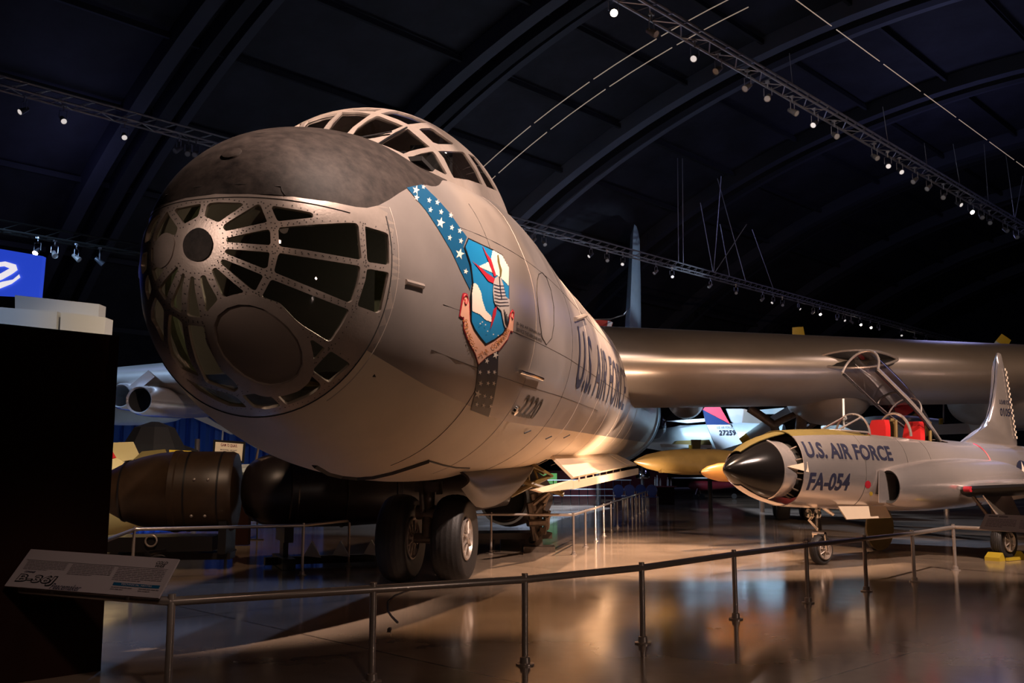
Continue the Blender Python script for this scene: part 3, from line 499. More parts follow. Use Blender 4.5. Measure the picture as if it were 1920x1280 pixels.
# ------------------------------------------------------------------ canopy bubble
CS, CAF, CAW, CV0, CHC, CN, CM, CAB, CSL = 12.284, 4.673, 1.367, .6, 2.223, 2.163, 1.954, .45, .076
sp_ = lambda v, n: (1 if v >= 0 else -1) * abs(v) ** (2 / n)
def Can(t, e, off=0.):
    ce, se = sp_(cos(e), CM), sp_(sin(e), CM); A_ = CAF if cos(t) < 0 else CAB
    ds = A_ * ce * sp_(cos(t), CN); k = 1 + off
    return hp(CS + ds * k, CAW * ce * sp_(sin(t), CN) * k, CV0 + CHC * se * k + CSL * ds)
def Cpar(x, y, off=0.):
    r = min(1, sqrt(x * x + y * y)); return Can(atan2(y, x), (1 - r) * pi / 2, off)
def Cinv(P):
    s, lat, v = to_hull(P); ds = s - CS; X = ds / (CAF if ds < 0 else CAB); Y = lat / CAW; Z = max(0, (v - CV0 - CSL * ds) / CHC)
    se = min(1, Z ** (CM / 2)); ce = sqrt(max(1e-9, 1 - se * se)); q = ce ** (2 / CM)
    ct, st_ = min(1, abs(X / q)) ** (CN / 2), min(1, abs(Y / q)) ** (CN / 2); t = atan2((1 if Y >= 0 else -1) * st_, (1 if X >= 0 else -1) * ct)
    r = 1 - math.asin(se) / (pi / 2); return (r * cos(t), r * sin(t))
cg = [[Can(2 * pi * j / 120, radians(90 - 89.9 * i / 30) if i < 30 else 0) for j in range(120)] for i in range(31)]
cb = MB(); cb.rings(cg, False); CBV = BVHTree.FromPolygons(cb.v, [f for f in cb.f])
def chit(x, y):
    h = CBV.ray_cast(CAM, ray(x, y)); return Cinv(h[0]) if h[0] else None
cp = []
for pl in CANOPY_PX:
    q = [chit(*p_) for p_ in dens(pl, 8)]; q = [p_ for p_ in q if p_]
    if len(q) > 2: cp.append(q)
for k in (7, 8, 9):
    if k < len(cp):
        mq = [(x, -y) for x, y in cp[k]]
        if not any(inside(p_, o_) for p_ in mq for o_ in cp) and not any(inside(p_, mq) for o_ in cp for p_ in o_): cp.append(mq)
cout = [(cos(2 * pi * i / 120), sin(2 * pi * i / 120)) for i in range(120)]
def buried(P, m_=.10):
    s, lat, v = to_hull(P); r, W, T, B, cc = sec(s); return (lat / W) ** 2 + ((v - cc) / T) ** 2 < (r - m_ / RF) ** 2
V, tr = cdt(cout, cp, .04); cf = MB(); pp_ = [Cpar(*v) for v in V]; bu = [buried(p_) for p_ in pp_]; cf.add(pp_, [t for t in tr if not all(bu[i] for i in t)])
cf.build('canopy_frame', 'alu2', BOMBER, ang=60, solid=.02)
cgl = MB().rings([[Can(2 * pi * j / 100, radians(90 - 89.9 * i / 40), -.008) for j in range(100)] for i in range(41)], False)
cgl.f = [f for f in cgl.f if not all(buried(cgl.v[i]) for i in f)]; cgl.m = [0] * len(cgl.f); cgl.build('canopy_glazing', 'glass2', BOMBER)
MB().box(hp(10.5, 0, 1.45), 1.9, 2.6, .05, 0, (PT, AX, QU)).box(hp(9.7, 0, 1.55), 1.3, .3, .22, 0, (PT, AX, QU)).build('cockpit_floor', 'dark', BOMBER, False)
for x_ in (-.55, .55): MB().box(hp(10.9, x_, 1.78), .5, .12, .75, 0, (PT, AX, QU)).build('pilot_seat', 'dark', BOMBER, False)
whp = lambda x, y, o=.03: (lambda h: h[0] + h[1] * (o if h[1].dot(ray(x, y)) < 0 else -o))(CBV.ray_cast(CAM, ray(x, y)))
for pts in ([(655, 266), (700, 257), (731, 251)], [(705, 275), (735, 256), (760, 243)]): 
    try: MB().tube([whp(*p_) for p_ in pts], .010, 6).build('windscreen_wiper', 'black', BOMBER)
    except Exception: pass
MB().tube([Can(.4, .9), Can(.4, .9) + QU * .28 + AX * .12], .012, 6).build('aerial_mast', 'alu2', BOMBER)
# ------------------------------------------------------------------ markings on the skin
hv = MB(); 
for s in [6.72 + .05 * i for i in range(40)] + [8.7 + .15 * i for i in range(185)]: hv.v += [Hs(max(s, NS0 + .01), 2 * pi * j / 180) for j in range(180)]
n_ = len(hv.v) // 180; fs_ = [(i * 180 + j, i * 180 + (j + 1) % 180, (i + 1) * 180 + (j + 1) % 180, (i + 1) * 180 + j) for i in range(n_ - 1) for j in range(180)]
HBV = BVHTree.FromPolygons(hv.v, fs_)
def hhit(x, y, off=.006):
    d = ray(x, y); h = HBV.ray_cast(CAM, d)
    if not h[0]: return None
    n = h[1] if h[1].dot(d) < 0 else -h[1]; return h[0] + n * off
def decal(mb, poly, off=.006, holes=(), step=7): 
    V, Fs = cdt(dens(poly, step), [dens(h, step) for h in holes], step); lay(mb, V, Fs, lambda x, y: hhit(x, y, off)); return mb
sb = MB()
decal(sb, [(762, 352), (797.5, 393.7), (820, 427.5), (845.3, 469.7), (865, 511.8), (881, 543.7), (884.5, 527), (879, 497), (868, 463.5), (874.8, 444.4), (862, 427.5), (842.5, 399.4), (820, 374), (791, 346)], .005)
sb2 = MB(); decal(sb2, [(896.4, 679.7), (893.3, 713.4), (888, 745), (882, 768.3), (915.8, 781), (926, 745), (932.6, 705), (934, 655.8), (915, 662)], .005)
sb.mi(1); sb2.mi(1)
for x, y, r in [(779, 357, 9), (793, 351, 5), (780, 371, 7), (803.6, 376, 6), (819, 380, 6), (806, 394, 6), (826, 398, 6), (844, 404, 6), (825, 418, 11), (846, 427, 6), (861, 433, 6), (842, 446, 6), (863, 452, 6), (861, 476, 11), (872, 509, 6)]: decal(sb, star(x, y, r, .25, .8), .008)
for x, y, r in [(928, 665, 8), (912, 676, 6), (899, 697, 5), (915, 697, 5), (926, 697, 5), (900, 718, 6), (914, 718, 5), (925, 718, 5), (895, 738, 9), (908, 742, 5), (920, 744, 5), (893, 757, 5), (906, 759, 5), (919, 761, 5)]: decal(sb2, star(x, y, r, .35, .75), .008)
sb.build('star_stripe', ['bluep', 'cream'], BOMBER, False, label='blue stripe of white stars above the shield'); sb2.build('star_stripe', ['blackb', 'cream'], BOMBER, False, label='dark stripe of stars below the shield')
em = MB()
def puffy(pl, keep=()):   # scalloped cloud edge
    o_ = []
    for i in range(len(pl)):
        a_, b_ = Vector(pl[i]), Vector(pl[(i + 1) % len(pl)]); L_ = (b_ - a_).length; n = max(1, round(L_ / 5.0)); nn = Vector(((b_ - a_).y, -(b_ - a_).x)).normalized(); edge = a_.x > 951.5 and b_.x > 945 or a_.x < 884 and b_.x < 884
        for k in range(n):
            for f in (0, .25, .5, .75): o_.append(tuple(a_.lerp(b_, (k + f) / n) + nn * (0 if edge else .9 * sin(pi * f))))
    return o_
for k_e in ('cloudA', 'cloudB'): EMB[k_e] = puffy(EMB[k_e])
for i, (k, o_, m_) in enumerate((('red', .006, 0), ('banner', .009, 1), ('shield', .012, 2), ('inner', .015, 3), ('cloudA', .018, 4), ('cloudB', .018, 4), ('boltA', .021, 5), ('boltB', .021, 5), ('boltC', .021, 5), ('branch', .022, 8), ('arm', .024, 6))):
    em.mi(m_); decal(em, EMB[k], o_, (), 5)
em.mi(2)
for k in range(7):   # plates of the mailed arm
    x0, y0, x1, y1 = 921.5 + k * .3, 533 + k * 6.2, 941 + k * 1.6, 537 + k * 6.0; decal(em, [(x0, y0), (x0 + 9, y0 + 2.5), (x1, y1 - 1), (x1, y1), (x0 + 9, y0 + 4), (x0, y0 + 1.4)], .027, (), 4)
for k in range(5): decal(em, [(940 + k * 2.4, 580 + k * 4), (941.2 + k * 2.4, 580 + k * 4), (944 + k * 1.0, 606 + k * 2), (942.8 + k * 1.0, 606 + k * 2)], .027, (), 4)
decal(em, [(931, 519), (932.4, 519), (935, 545), (937, 560), (935.6, 560), (933.4, 545)], .027, (), 4)
em.mi(4)
for x, y in ((896, 606), (900, 603), (906, 608), (910, 620), (921, 626), (930, 628)): decal(em, star(x, y, 1.8), .026, (), 4)
em.mi(0)
for cu_ in ([(235, 655), (236, 622), (250, 606), (266, 612), (270, 645), (262, 682), (250, 692), (243, 672), (248, 645)], [(670, 805), (672, 768), (684, 750), (694, 768), (692, 810), (682, 826), (676, 806)]):
    em.tube([hhit(820 + x / 4.923, 430 + y / 4.923, .012) for x, y in cu_], .006, 5)
em.mi(7)
path = [(869, 597), (871, 612), (876, 627), (882, 641), (889, 653), (898, 663), (908, 659), (918, 652), (928, 645), (937, 637), (945, 627), (951, 615)]
txt = 'STRATEGIC AIR COMMAND'; cum = [0]
for i in range(1, len(path)): cum.append(cum[-1] + (Vector(path[i]) - Vector(path[i - 1])).length)
for i, ch in enumerate(txt):
    if ch == ' ': continue
    d = cum[-1] * (i + .5) / len(txt); k = max(j for j in range(len(path) - 1) if cum[j] <= d); a_, b_ = Vector(path[k]), Vector(path[k + 1]); f = (d - cum[k]) / (cum[k + 1] - cum[k])
    P = a_.lerp(b_, f); t = (b_ - a_).normalized(); n = Vector((t.y, -t.x)); V, Fs = text_tris(ch, 4.6 if ch != 'I' else 1.4, 8.5, None, .02)
    lay(em, V, Fs, lambda x, y: hhit(*(P + t * (x - 2.3) + n * (y - 4.2)), .014))
em.build('shield_emblem', ['red', 'salmon', 'black', 'sky', 'cream', 'red', 'grey', 'gold', 'olive'], BOMBER, False, label='blue shield emblem with mailed fist, lightning bolts and banner')
def hull_text(name, s, s0, s1, f0, f1, m, slant=0., bold=.0):
    w_, h_ = s1 - s0, radians(f1 - f0) * RF; V, Fs = text_tris(s, w_, h_, .14, bold); mb = MB()
    lay(mb, V, Fs, lambda x, y: Hs(s0 + x + slant * y, radians(f0) + y / RF, .008)); return mb.build(name, m, BOMBER, False)
hull_text('service_lettering', 'U.S. AIR FORCE', 14.1, 22.3, -18.4, 10.0, 'navy', 0, .012)
hull_text('serial_number', '2220', 11.32, 12.3, -36, -26.8, 'black', 0, .015)
for k, tx in enumerate(('B-36J AF SERIAL NO.', 'SERVICE THIS AIRPLANE WITH')): hull_text('stencil_text', tx, 10.2, 11.3, -5.6 - k * 1.9, -4.3 - k * 1.9, 'black', 0, .02)
def seam(pts, r=.005, m='seam', nm='seam_line'):
    q = [hhit(x, y, .002) for x, y in dens(pts + pts[::-1], 12)[:len(dens(pts + pts[::-1], 12)) // 2 + 1]]; q = [p_ for p_ in q if p_]
    if len(q) > 1: MB().tube(q, r, 4).build(nm, m, BOMBER)
seam([(1010, 514), (1016, 511), (1024, 520), (1033, 545), (1038, 575), (1038, 610), (1034, 634), (1024, 646), (1016, 632), (1010, 590), (1006, 550), (1007, 525), (1010, 514)], .007, 'seam', 'entry_hatch_outline')
seam([(590, 872), (615, 886), (640, 892), (670, 895), (700, 893), (735, 885), (770, 874), (803, 863)], .03, 'seam', 'chin_door_gap')
seam([(803, 863), (830, 871), (855, 876), (880, 877)], .012, 'seam', 'chin_door_gap')
for s in (9.6, 11.0, 13.4, 15.2, 17.3, 19.5, 21.8, 24, 26.2):
    MB().tube([Hs(s, radians(a_), .001) for a_ in range(-72, 56 if s > 10 else 38, 4)], .0035, 4).build('seam_line', 'seam' if s in (9.6, 13.4) else 'seam2', BOMBER)
for a_ in (-24, -8, 22): MB().tube([Hs(8.4 + .5 * i, radians(a_), .001) for i in range(0, 50 if a_ > -20 else 20)], .003, 4).build('seam_line', 'seam', BOMBER)
MB().tube([hhit(760, 528, .0), hhit(793, 537, .0)], .026, 8).build('fairing_strip', 'alu2', BOMBER)
MB().tube([hhit(971, 695, .03), hhit(990, 701, .05), hhit(1012, 709, .04)], .022, 8).build('pitot_tube', 'chrome', BOMBER)
MB().tube([hhit(1076, 599, .02), hhit(1094, 593, .04)], .035, 6).build('aerial_fitting', 'alu2', BOMBER)
for x, y in ((986, 806), (1026, 817), (1060, 815)): MB().tube([hhit(x - 4, y + 5, .01), hhit(x + 5, y - 3, .04)], .010, 5).build('drain_fitting', 'seam', BOMBER)
MB().lathe(hhit(966, 768, .0), (hhit(966, 768, 1) - hhit(966, 768, 0)), [(0, .07), (.03, .065), (.05, .0)], 16).build('landing_lamp', 'chrome', BOMBER)
# rear ring and lower blister
rr = MB()
for s, k in ((35.7, 1.0), (35.72, 1.045), (36.15, 1.05), (36.2, 1.02), (36.5, 1.03), (36.9, 1.0)): pass
rr.rings([[hp(s, RF * k * cos(a_), RF * k * sin(a_)) for a_ in [2 * pi * j / 64 for j in range(64)]] for s, k in ((35.6, 1.0), (35.62, 1.04), (36.1, 1.045), (36.15, 1.015), (36.5, 1.02), (36.55, 1.05), (36.9, 1.05), (36.95, .99))], False).build('rear_band', 'pale', BOMBER)
MB().lathe(hp(37.2, 1.72, -.55), PT, [(0, .5), (.18, .47), (.34, .36), (.44, .2), (.47, .01)], 24, True).build('sighting_blister', 'glass2', BOMBER)
# ------------------------------------------------------------------ wings, nacelles, propellers, tail
def af(x, th):
    t = 5 * th * (.2969 * sqrt(x) - .126 * x - .3516 * x * x + .2843 * x ** 3 - .1015 * x ** 4); return t
def wing(side, us):
    w_ = MB(); rs = []
    xs = [1, .9, .75, .6, .45, .33, .22, .13, .07, .03, .012, .004, 0]
    for u in us:
        sl, c_, vc, th = 22.3 + (u - 1.8) * .27, 9.8 - .17 * (u - 1.8), .56 - (.017 if side > 0 else -.010) * (u - 1.8), (2.05 - (.055 if side > 0 else .085) * (u - 1.8)) / (9.8 - .17 * (u - 1.8))
        up = [(x, af(x, th) * c_ * 1.07) for x in xs]; lo = [(x, -af(x, th) * c_ * .93) for x in xs[::-1][1:-1]]
        rs.append([hp(sl + x * c_, side * u, vc + y) for x, y in up + lo])
    return w_.rings(rs, True).build('wing', 'wing', BOMBER, ang=60)
wing(1, [0, 1.5, 3, 5, 7, 9, 11, 13, 16, 19]); wing(-1, [0, 1.5, 3, 5, 7, 9, 11, 13, 16, 19, 22])
def nacelle(u, side=1):
    sl, vc = 22.3 + (u - 1.8) * .27, .56 - .017 * (u - 1.8); c_ = 9.8 - .17 * (u - 1.8)
    prof = [(1.1, .02), (1.15, .3), (1.4, .56), (1.9, .82), (2.6, .98), (4, 1.0), (6, .9), (8, .78), (c_ + .3, .62), (c_ + 1.1, .5)]
    n = MB().lathe(hp(sl, side * u, vc - .34), AX, prof, 40, True, 1.05, .98, QU).build('engine_nacelle', 'wing', BOMBER)
    for du, dv, hw, hh, nose in ((.15, .12, 1.0, .21, -.20),):
        cur = [(hw * cos(a_), hh * (sin(a_) if sin(a_) > 0 else sin(a_)) * (1 - .45 * abs(cos(a_)) ** 3)) for a_ in [2 * pi * j / 40 for j in range(41)]]
        P_ = lambda x, y, k, ds=0.: hp(sl + nose + .30 * abs(x / hw) ** 2 + ds, side * u + du + x * k, vc + dv + y * k)
        MB().tube([P_(x, y, 1) for x, y in cur], .035, 8).build('inlet_lip', 'wing', n)
        MB().rings([[P_(x, y, k) for x, y in cur[:-1]] for k in (.001, 1)], False).build('inlet_mouth', 'dark', n)
        MB().rings([[P_(x, y, 1.02, ds) for x, y in cur[:-1]] for ds in (0, .55)], False).build('inlet_scoop', 'wing', n)
    return sl + c_ + 1.35
def prop(u, s, v, R_, rot, side=1):
    h_ = MB().lathe(hp(s - .2, side * u, v), AX, [(0, .3), (.5, .34), (.9, .22), (1.1, .02)], 24, True).build('propeller_hub', 'wing', BOMBER)
    for k in range(3):
        a_ = rot + k * 2 * pi / 3; D = PT * (side * sin(a_)) + QU * cos(a_); T_ = AX.cross(D).normalized(); b_ = MB(); rs = []
        for f, w__, th in ((.08, .12, .10), (.2, .2, .08), (.5, .24, .05), (.88, .22, .03), (1, .19, .02)):
            c_ = hp(s, side * u, v) + D * (R_ * f); tw = T_ * cos(.5 - .3 * f) + AX * sin(.5 - .3 * f); nn = tw.cross(D).normalized()
            rs.append([c_ + tw * w__, c_ + nn * th, c_ - tw * w__, c_ - nn * th])
        b_.rings(rs[:4], True).build('propeller_blade', 'pale', h_); b_ = MB(); b_.rings(rs[3:], True); b_.build('blade_tip', 'yel', h_)
for u, rt in ((7.0, -.06), (12.1, .62)):
    s_ = nacelle(u); prop(u, s_, .15, 2.55, rt)
nacelle(8.2, -1)
MB().lathe(hp(29.5, 3.05, .12), AX, [(0, .02), (.4, .35), (1.5, .58), (3, .58), (4.5, .3), (5, .02)], 28, True).build('root_fairing', 'wing', BOMBER)
fin = MB(); rs = []
for v, s0, s1, th in ((1.6, 46, 56, .36), (4, 47.6, 56.3, .33), (8, 50.2, 56.8, .26), (10.4, 51.8, 57, .19), (11.1, 52.8, 56.9, .08)):
    rs.append([hp(s0, 0, v), hp(s0 + (s1 - s0) * .12, th, v), hp(s0 + (s1 - s0) * .4, th * 1.1, v), hp(s1, 0, v), hp(s0 + (s1 - s0) * .4, -th * 1.1, v), hp(s0 + (s1 - s0) * .12, -th, v)])
fin.rings(rs).build('tail_fin', 'pale', BOMBER)
pts = [at_y(1095, 594, 16.2), at_y(1115, 599, 20), at_y(1145, 598, 30), at_y(1170, 590, 42), at_y(1185, 571, 52)]
MB().tube(pts, [.012, .014, .02, .03, .03], 5).build('aerial_wire', 'lampw', BOMBER)
# bomb doors, nose gear bay
def plate(name, pts, th, m, label=None):
    a_, b_, c_, d_ = pts; n = (b_ - a_).cross(d_ - a_).normalized() * th
    mb = MB().add([a_, b_, c_, d_, a_ + n, b_ + n, c_ + n, d_ + n], [(0, 1, 2, 3), (7, 6, 5, 4), (0, 4, 5, 1), (1, 5, 6, 2), (2, 6, 7, 3), (3, 7, 4, 0)]); return mb.build(name, m, BOMBER, False, label=label)
plate('bomb_bay_door', [hp(17.0, .98, -1.64), hp(17.0, 1.36, -2.02), hp(26.7, 1.55, -1.95), hp(26.7, .98, -1.64)], .05, 'white', 'opened cream bomb bay door panel')
plate('bomb_bay_door', [hp(26.8, .98, -1.64), hp(26.8, 1.55, -1.95), hp(29, 1.62, -1.95), hp(29, .98, -1.64)], .05, 'white')
plate('door_sill', [hp(15.6, .86, -2.16), hp(15.9, .98, -2.22), hp(17, 1.33, -2.20), hp(17, 1.33, -2.04)], .06, 'white')
plate('door_sill', [hp(17.0, 1.33, -2.20), hp(29, 1.62, -2.2), hp(29, 1.62, -2.02), hp(17, 1.33, -2.06)], .06, 'white')
for s in (17.6, 18.6, 19.8, 21, 22.4, 24, 26): plate('door_link', [hp(s, 1.40, -2.06), hp(s + .1, 1.40, -2.06), hp(s + .1, 1.40, -1.99), hp(s, 1.40, -1.99)], .02, 'white')
bay = MB()
for z0, z1 in ((16.9, 29),): bay.rings([[hp(s, 1.55 * cos(a_), 1.55 * sin(a_) - .1) for a_ in [radians(-35 + 250 * j / 24) for j in range(25)]] for s in (z0, z1)], False, False)
bay.build('bomb_bay_liner', 'green', BOMBER, False)
tr_ = MB(); random.seed(3)
for i in range(16):
    s = 16.6 + random.random() * 1.6; tr_.tube([hp(s, .9 - random.random() * 1.2, -1.55), hp(s + random.uniform(-.4, .4), .9 - random.random() * 1.2, -1.55 - random.uniform(.3, .75))], .025, 6)
tr_.tube([hp(16.6, .7, -1.75), hp(17, 1.0, -1.95), hp(16.8, .3, -2.3)], .05, 8); tr_.tube([hp(16.8, 1.25, -2.28), hp(16.6, .35, -1.98)], .045, 8)
tr_.build('bay_framework', 'tan', BOMBER)
fl = MB(); rs = []
for i in range(13):
    s = 12.0 + 4.7 * i / 12; t = i / 12; dep = (.25, .40, .52, .56, .57, .57, .55, .52, .48, .43, .35, .22, .02)[i]
    rs.append([hp(s, .60 + .16 * sin(pi * k / 8 * .9), -1.76 - dep * k / 8) for k in range(9)])
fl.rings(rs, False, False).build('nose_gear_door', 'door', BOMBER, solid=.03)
MB().rings([[hp(s, .6 * cos(a_), -1.2 + .5 * sin(a_)) for a_ in [radians(-20 + 220 * j / 16) for j in range(17)]] for s in (12.2, 16)], False, False).build('gear_bay_liner', 'dark', BOMBER, False)
# nose gear with twin wheels
def wheel(c, ax, R_, W_, parent, rim=.42, sp=8, nm='tire'):
    ax = Vector(ax).normalized(); pr = []
    for i in range(25):
        a_ = radians(-78 + 156 * i / 24); x = W_ / 2 * sin(a_) * 1.02; rr_ = R_ - (W_ * .36) * (1 - abs(cos(a_)) ** .75); pr.append((x, rr_ - (.006 if i % 3 == 0 and 5 < i < 19 else 0)))
    pr = [(-W_ * .36, R_ * rim)] + pr + [(W_ * .36, R_ * rim)]
    t = MB().lathe(c, ax, pr, 56, False).build(nm, 'rubber', parent)
    for sgn in (1, -1):
        MB().lathe(c + ax * sgn * W_ * .30, ax * sgn, [(0, .01), (0, R_ * rim * .98), (.05, R_ * rim * 1.03), (.06, R_ * rim * .96), (.02, R_ * rim * .86), (.012, R_ * rim * .3), (.07, R_ * rim * .26), (.08, .01)], 36, False).build('wheel_rim', 'wheelm', t)
        hb = MB(); u = ax.cross(Vector((0, 0, 1))).normalized(); v = u.cross(ax)
        for k in range(sp):
            a_ = 2 * pi * k / sp; d = u * cos(a_) + v * sin(a_); hb.lathe(c + ax * sgn * (W_ * .30 + .016) + d * R_ * rim * .62, ax * sgn, [(0, .0), (.002, R_ * rim * .15)], 10, False)
        hb.build('lightening_holes', 'dark', t)
        hs = MB()
        for k in range(sp):
            a_ = 2 * pi * (k + .5) / sp; d = u * cos(a_) + v * sin(a_); hs.tube([c + ax * sgn * (W_ * .30 + .05) + d * R_ * rim * .2, c + ax * sgn * (W_ * .30 + .03) + d * R_ * rim * .9], R_ * rim * .06, 6)
        hs.build('wheel_spokes', 'wheelm', t)
    return t
GX = Vector((.98, -.2, 0)); gear_s = 13.0
GC_ = hp(gear_s, -.07, 0); GC_.z = 0
gw = [GC_ + GX * .385 + Vector((0, 0, .60)), GC_ - GX * .385 + Vector((0, 0, .60))]
for c_ in gw: wheel(c_, GX, .60, .42, BOMBER, .47, 8)
g_ = MB(); top = hp(13.0, -.07, -1.5)
g_.tube([GC_ + Vector((0, 0, .62)), GC_ + Vector((0, 0, 1.05)), top], [.085, .09, .11], 16); g_.tube([gw[0] - GX * .2, gw[1] + GX * .2], .07, 12)
g_.tube([GC_ + Vector((0, 0, .95)) - GX * .16, GC_ + Vector((0, 0, .95)) + GX * .16], .10, 12); g_.tube([GC_ + Vector((.0, .12, .62)), GC_ + Vector((0, .35, 1.0)), GC_ + Vector((0, .12, 1.3))], .04, 8)
g_.tube([GC_ + Vector((-.1, -.1, 1.35)), GC_ + Vector((-.06, -.16, .95))], .035, 8).tube([GC_ + Vector((.12, -.05, 1.6)), GC_ + Vector((.16, -.1, 1.2))], .045, 8)
g_.box(GC_ + Vector((0, 0, 1.30)), .34, .2, .14, -.2); g_.build('nose_gear_strut', 'strut', BOMBER)
# main gear on the port side
mg = MB(); c_ = hp(32.6, 6.4, 0); c_.z = 0; wt = hp(28.4, 6.4, -.3)
mg.tube([wt, c_ + Vector((0, 0, .75))], .16, 12); mg.tube([at_y(1405, 765, 28.6), at_y(1450, 795, 28.6), c_ + Vector((0, 0, 1.1))], .13, 10).tube([at_y(1510, 768, 28.6), at_y(1450, 795, 28.6)], .10, 10).tube([at_y(1560, 770, 28.6), at_y(1500, 812, 29.6)], .1, 8)
mg.box(c_ + Vector((0, 0, .62)), .3, 2.2, .26, -.2); mg.build('main_gear_strut', 'strut', BOMBER)
for i in (-1, 1):
    for j in (-1, 1): wheel(c_ + GX * .42 * i + Vector((.2, .98, 0)) * .72 * j + Vector((0, 0, .62)), GX, .62, .4, BOMBER, .5, 0)
# jet pod under the far wing
pd = MB().lathe(at_y(262, 750, 26.5), Vector((.12, 1, .02)), [(0, .33), (-.06, .37), (.1, .41), (.8, .44), (2.5, .42), (4.2, .32), (5, .2)], 32, False).build('jet_pod', 'bright', BOMBER)
MB().lathe(at_y(262, 750, 26.5), Vector((.12, 1, .02)), [(.02, .36), (.5, .3), (.5, .01)], 28, False).build('pod_inlet', 'dark', pd)
MB().lathe(at_y(226, 742, 27.6), Vector((.12, 1, .02)), [(0, .30), (-.05, .33), (.1, .38), (.8, .42), (2.5, .40), (4.2, .3), (5, .2)], 32, False).build('jet_pod', 'bright', BOMBER)
plate('pod_pylon', [at_y(255, 735, 27), at_y(290, 706, 27), at_y(290, 706, 30), at_y(255, 735, 30)], .25, 'bright')
# ------------------------------------------------------------------ silver jet fighter with its canopy raised
FB, FN, FO = Vector((.8202, .5721, 0)), Vector((.5721, -.8202, 0)), Vector((3.23, 14.8, 0))
def fp(k, lat, z): return FO + FB * k + FN * lat + Vector((0, 0, z))
JET = thing('jet_fighter', fp(4.5, 0, 0), 'silver two-seat jet fighter with black nose cone and raised clear canopy', 'airplane')
MB().lathe(fp(0, 0, 1.545), FB, [(0, .004), (.03, .045), (.10, .105), (.22, .19), (.4, .29), (.6, .39), (.78, .45), (.86, .462)], 48).build('nose_cone', mat('gloss_black_radome', (.007, .006, .006), .18), JET, ang=60)
MB().lathe(fp(0, 0, 1.545), FB, [(.855, .465), (.865, .480), (.89, .480), (.90, .462), (1.18, .452), (1.20, .40)], 48, False).build('radome_ring', 'bright', JET)
MB().lathe(fp(0, 0, 1.545), FB, [(1.15, .42), (1.5, .46)], 40).build('gun_bay_bulkhead', 'dark', JET)
for k in range(7):
    gb = MB()
    a_ = radians(-72 + (9, 17, 31, 52, 63, 88, 112)[k]); gb.tube([fp(1.16, .455 * cos(a_), 1.56 + .47 * sin(a_)), fp(1.27, .49 * cos(a_), 1.56 + .53 * sin(a_))], .014, 6); gb.build('gun_bay_fitting', 'strut', JET)

MB().add([fp(.93, .475, 1.585), fp(1.32, .53, 1.66), fp(1.34, .54, 1.50)], [(0, 1, 2)]).build('pointed_flap', 'white', JET, False, solid=.012)
# half shell of the opened nose skin on the far side
hs = MB(); rs = []
for k, r in ((.30, .27), (.5, .375), (.7, .455), (.9, .515), (1.1, .56), (1.3, .60)): rs.append([fp(k, -(r * .93) * cos(a_) , 1.56 + r * sin(a_)) for a_ in [radians(-104 + 212 * j / 26) for j in range(27)]])
hs.rings(rs, False, False); hs.m = [1 if (f % 26) > 19 else 0 for f in range(len(hs.f))]; hs.build('open_nose_skin', ['bright', 'olive'], JET, solid=.015)
FS = [(1.24, 1.565, .60, .53), (1.7, 1.565, .63, .545), (2.4, 1.56, .66, .565), (3.2, 1.54, .68, .59), (4.2, 1.50, .68, .61), (5.2, 1.465, .66, .62), (6.2, 1.46, .63, .61), (7.2, 1.47, .59, .59), (8.4, 1.50, .54, .54), (9.6, 1.53, .46, .46), (11.2, 1.56, .34, .34)]
def fsec(k):
    for i in range(len(FS) - 1):
        if FS[i][0] <= k <= FS[i + 1][0]:
            f = (k - FS[i][0]) / (FS[i + 1][0] - FS[i][0]); return [a_ + (b_ - a_) * f for a_, b_ in zip(FS[i], FS[i + 1])]
    return FS[-1]
def fsk(k, a_):
    _, zc, hz, hw = fsec(k); return fp(k, hw * sp_(cos(a_), 2.25), zc + hz * sp_(sin(a_), 2.25))
fb = MB(); ks = [1.24 + .2 * i for i in range(50)]; NJ = 72
for k in ks: fb.v += [fsk(k, 2 * pi * j / NJ) for j in range(NJ)]
for i in range(len(ks) - 1):
    for j in range(NJ):
        km, am = (ks[i] + ks[i + 1]) / 2, 360 * (j + .5) / NJ
        if 3.1 < km < 5.6 and 58 < am < 122: continue
        fb.f.append([i * NJ + j, i * NJ + (j + 1) % NJ, (i + 1) * NJ + (j + 1) % NJ, (i + 1) * NJ + j]); fb.m.append(1 if (km < 3.15 and 56 < am < 124) else 0)
fb.build('fuselage', ['bright', 'olive'], JET, ang=60, solid=.012)
JBV = BVHTree.FromPolygons(fb.v, [tuple(f) for f in fb.f])
def jhit(x, y, off=.006):
    d = ray(x, y); h = JBV.ray_cast(CAM, d)
    if not h[0]: return None
    n = h[1] if h[1].dot(d) < 0 else -h[1]; return h[0] + n * off
def jside(k, z, off=.006):
    h = JBV.ray_cast(fp(k, 3, z), -FN); return h[0] + FN * off if h[0] else None
def jtext(name, s, k0, k1, z0, z1, m, bold=.012, slant=0., drop=0.):
    V, Fs = text_tris(s, k1 - k0, z1 - z0, .08, bold); mb = MB(); lay(mb, V, Fs, lambda x, y: jside(k0 + x + slant * y, z0 + y + drop * x)); return mb.build(name, m, JET, False)
jtext('service_lettering', 'U.S. AIR FORCE', 1.32, 3.5, 1.73, 1.985, 'navy', .03, 0, -.02)
jtext('buzz_number', 'FA-054', 1.34, 2.33, 1.22, 1.50, 'navy', .03, .12, -.02)
mk = MB()
for (x, y, r, i) in ((1627, 908, 6.5, 0), (1633, 925, 3.5, 1)): mk.mi(i); V, Fs = cdt([(x + r * .85 * cos(2 * pi * j / 18), y + r * 1.1 * sin(2 * pi * j / 18)) for j in range(18)], [], 4); lay(mk, V, Fs, jhit)
mk.build('round_markings', ['red', 'yel'], JET, False)
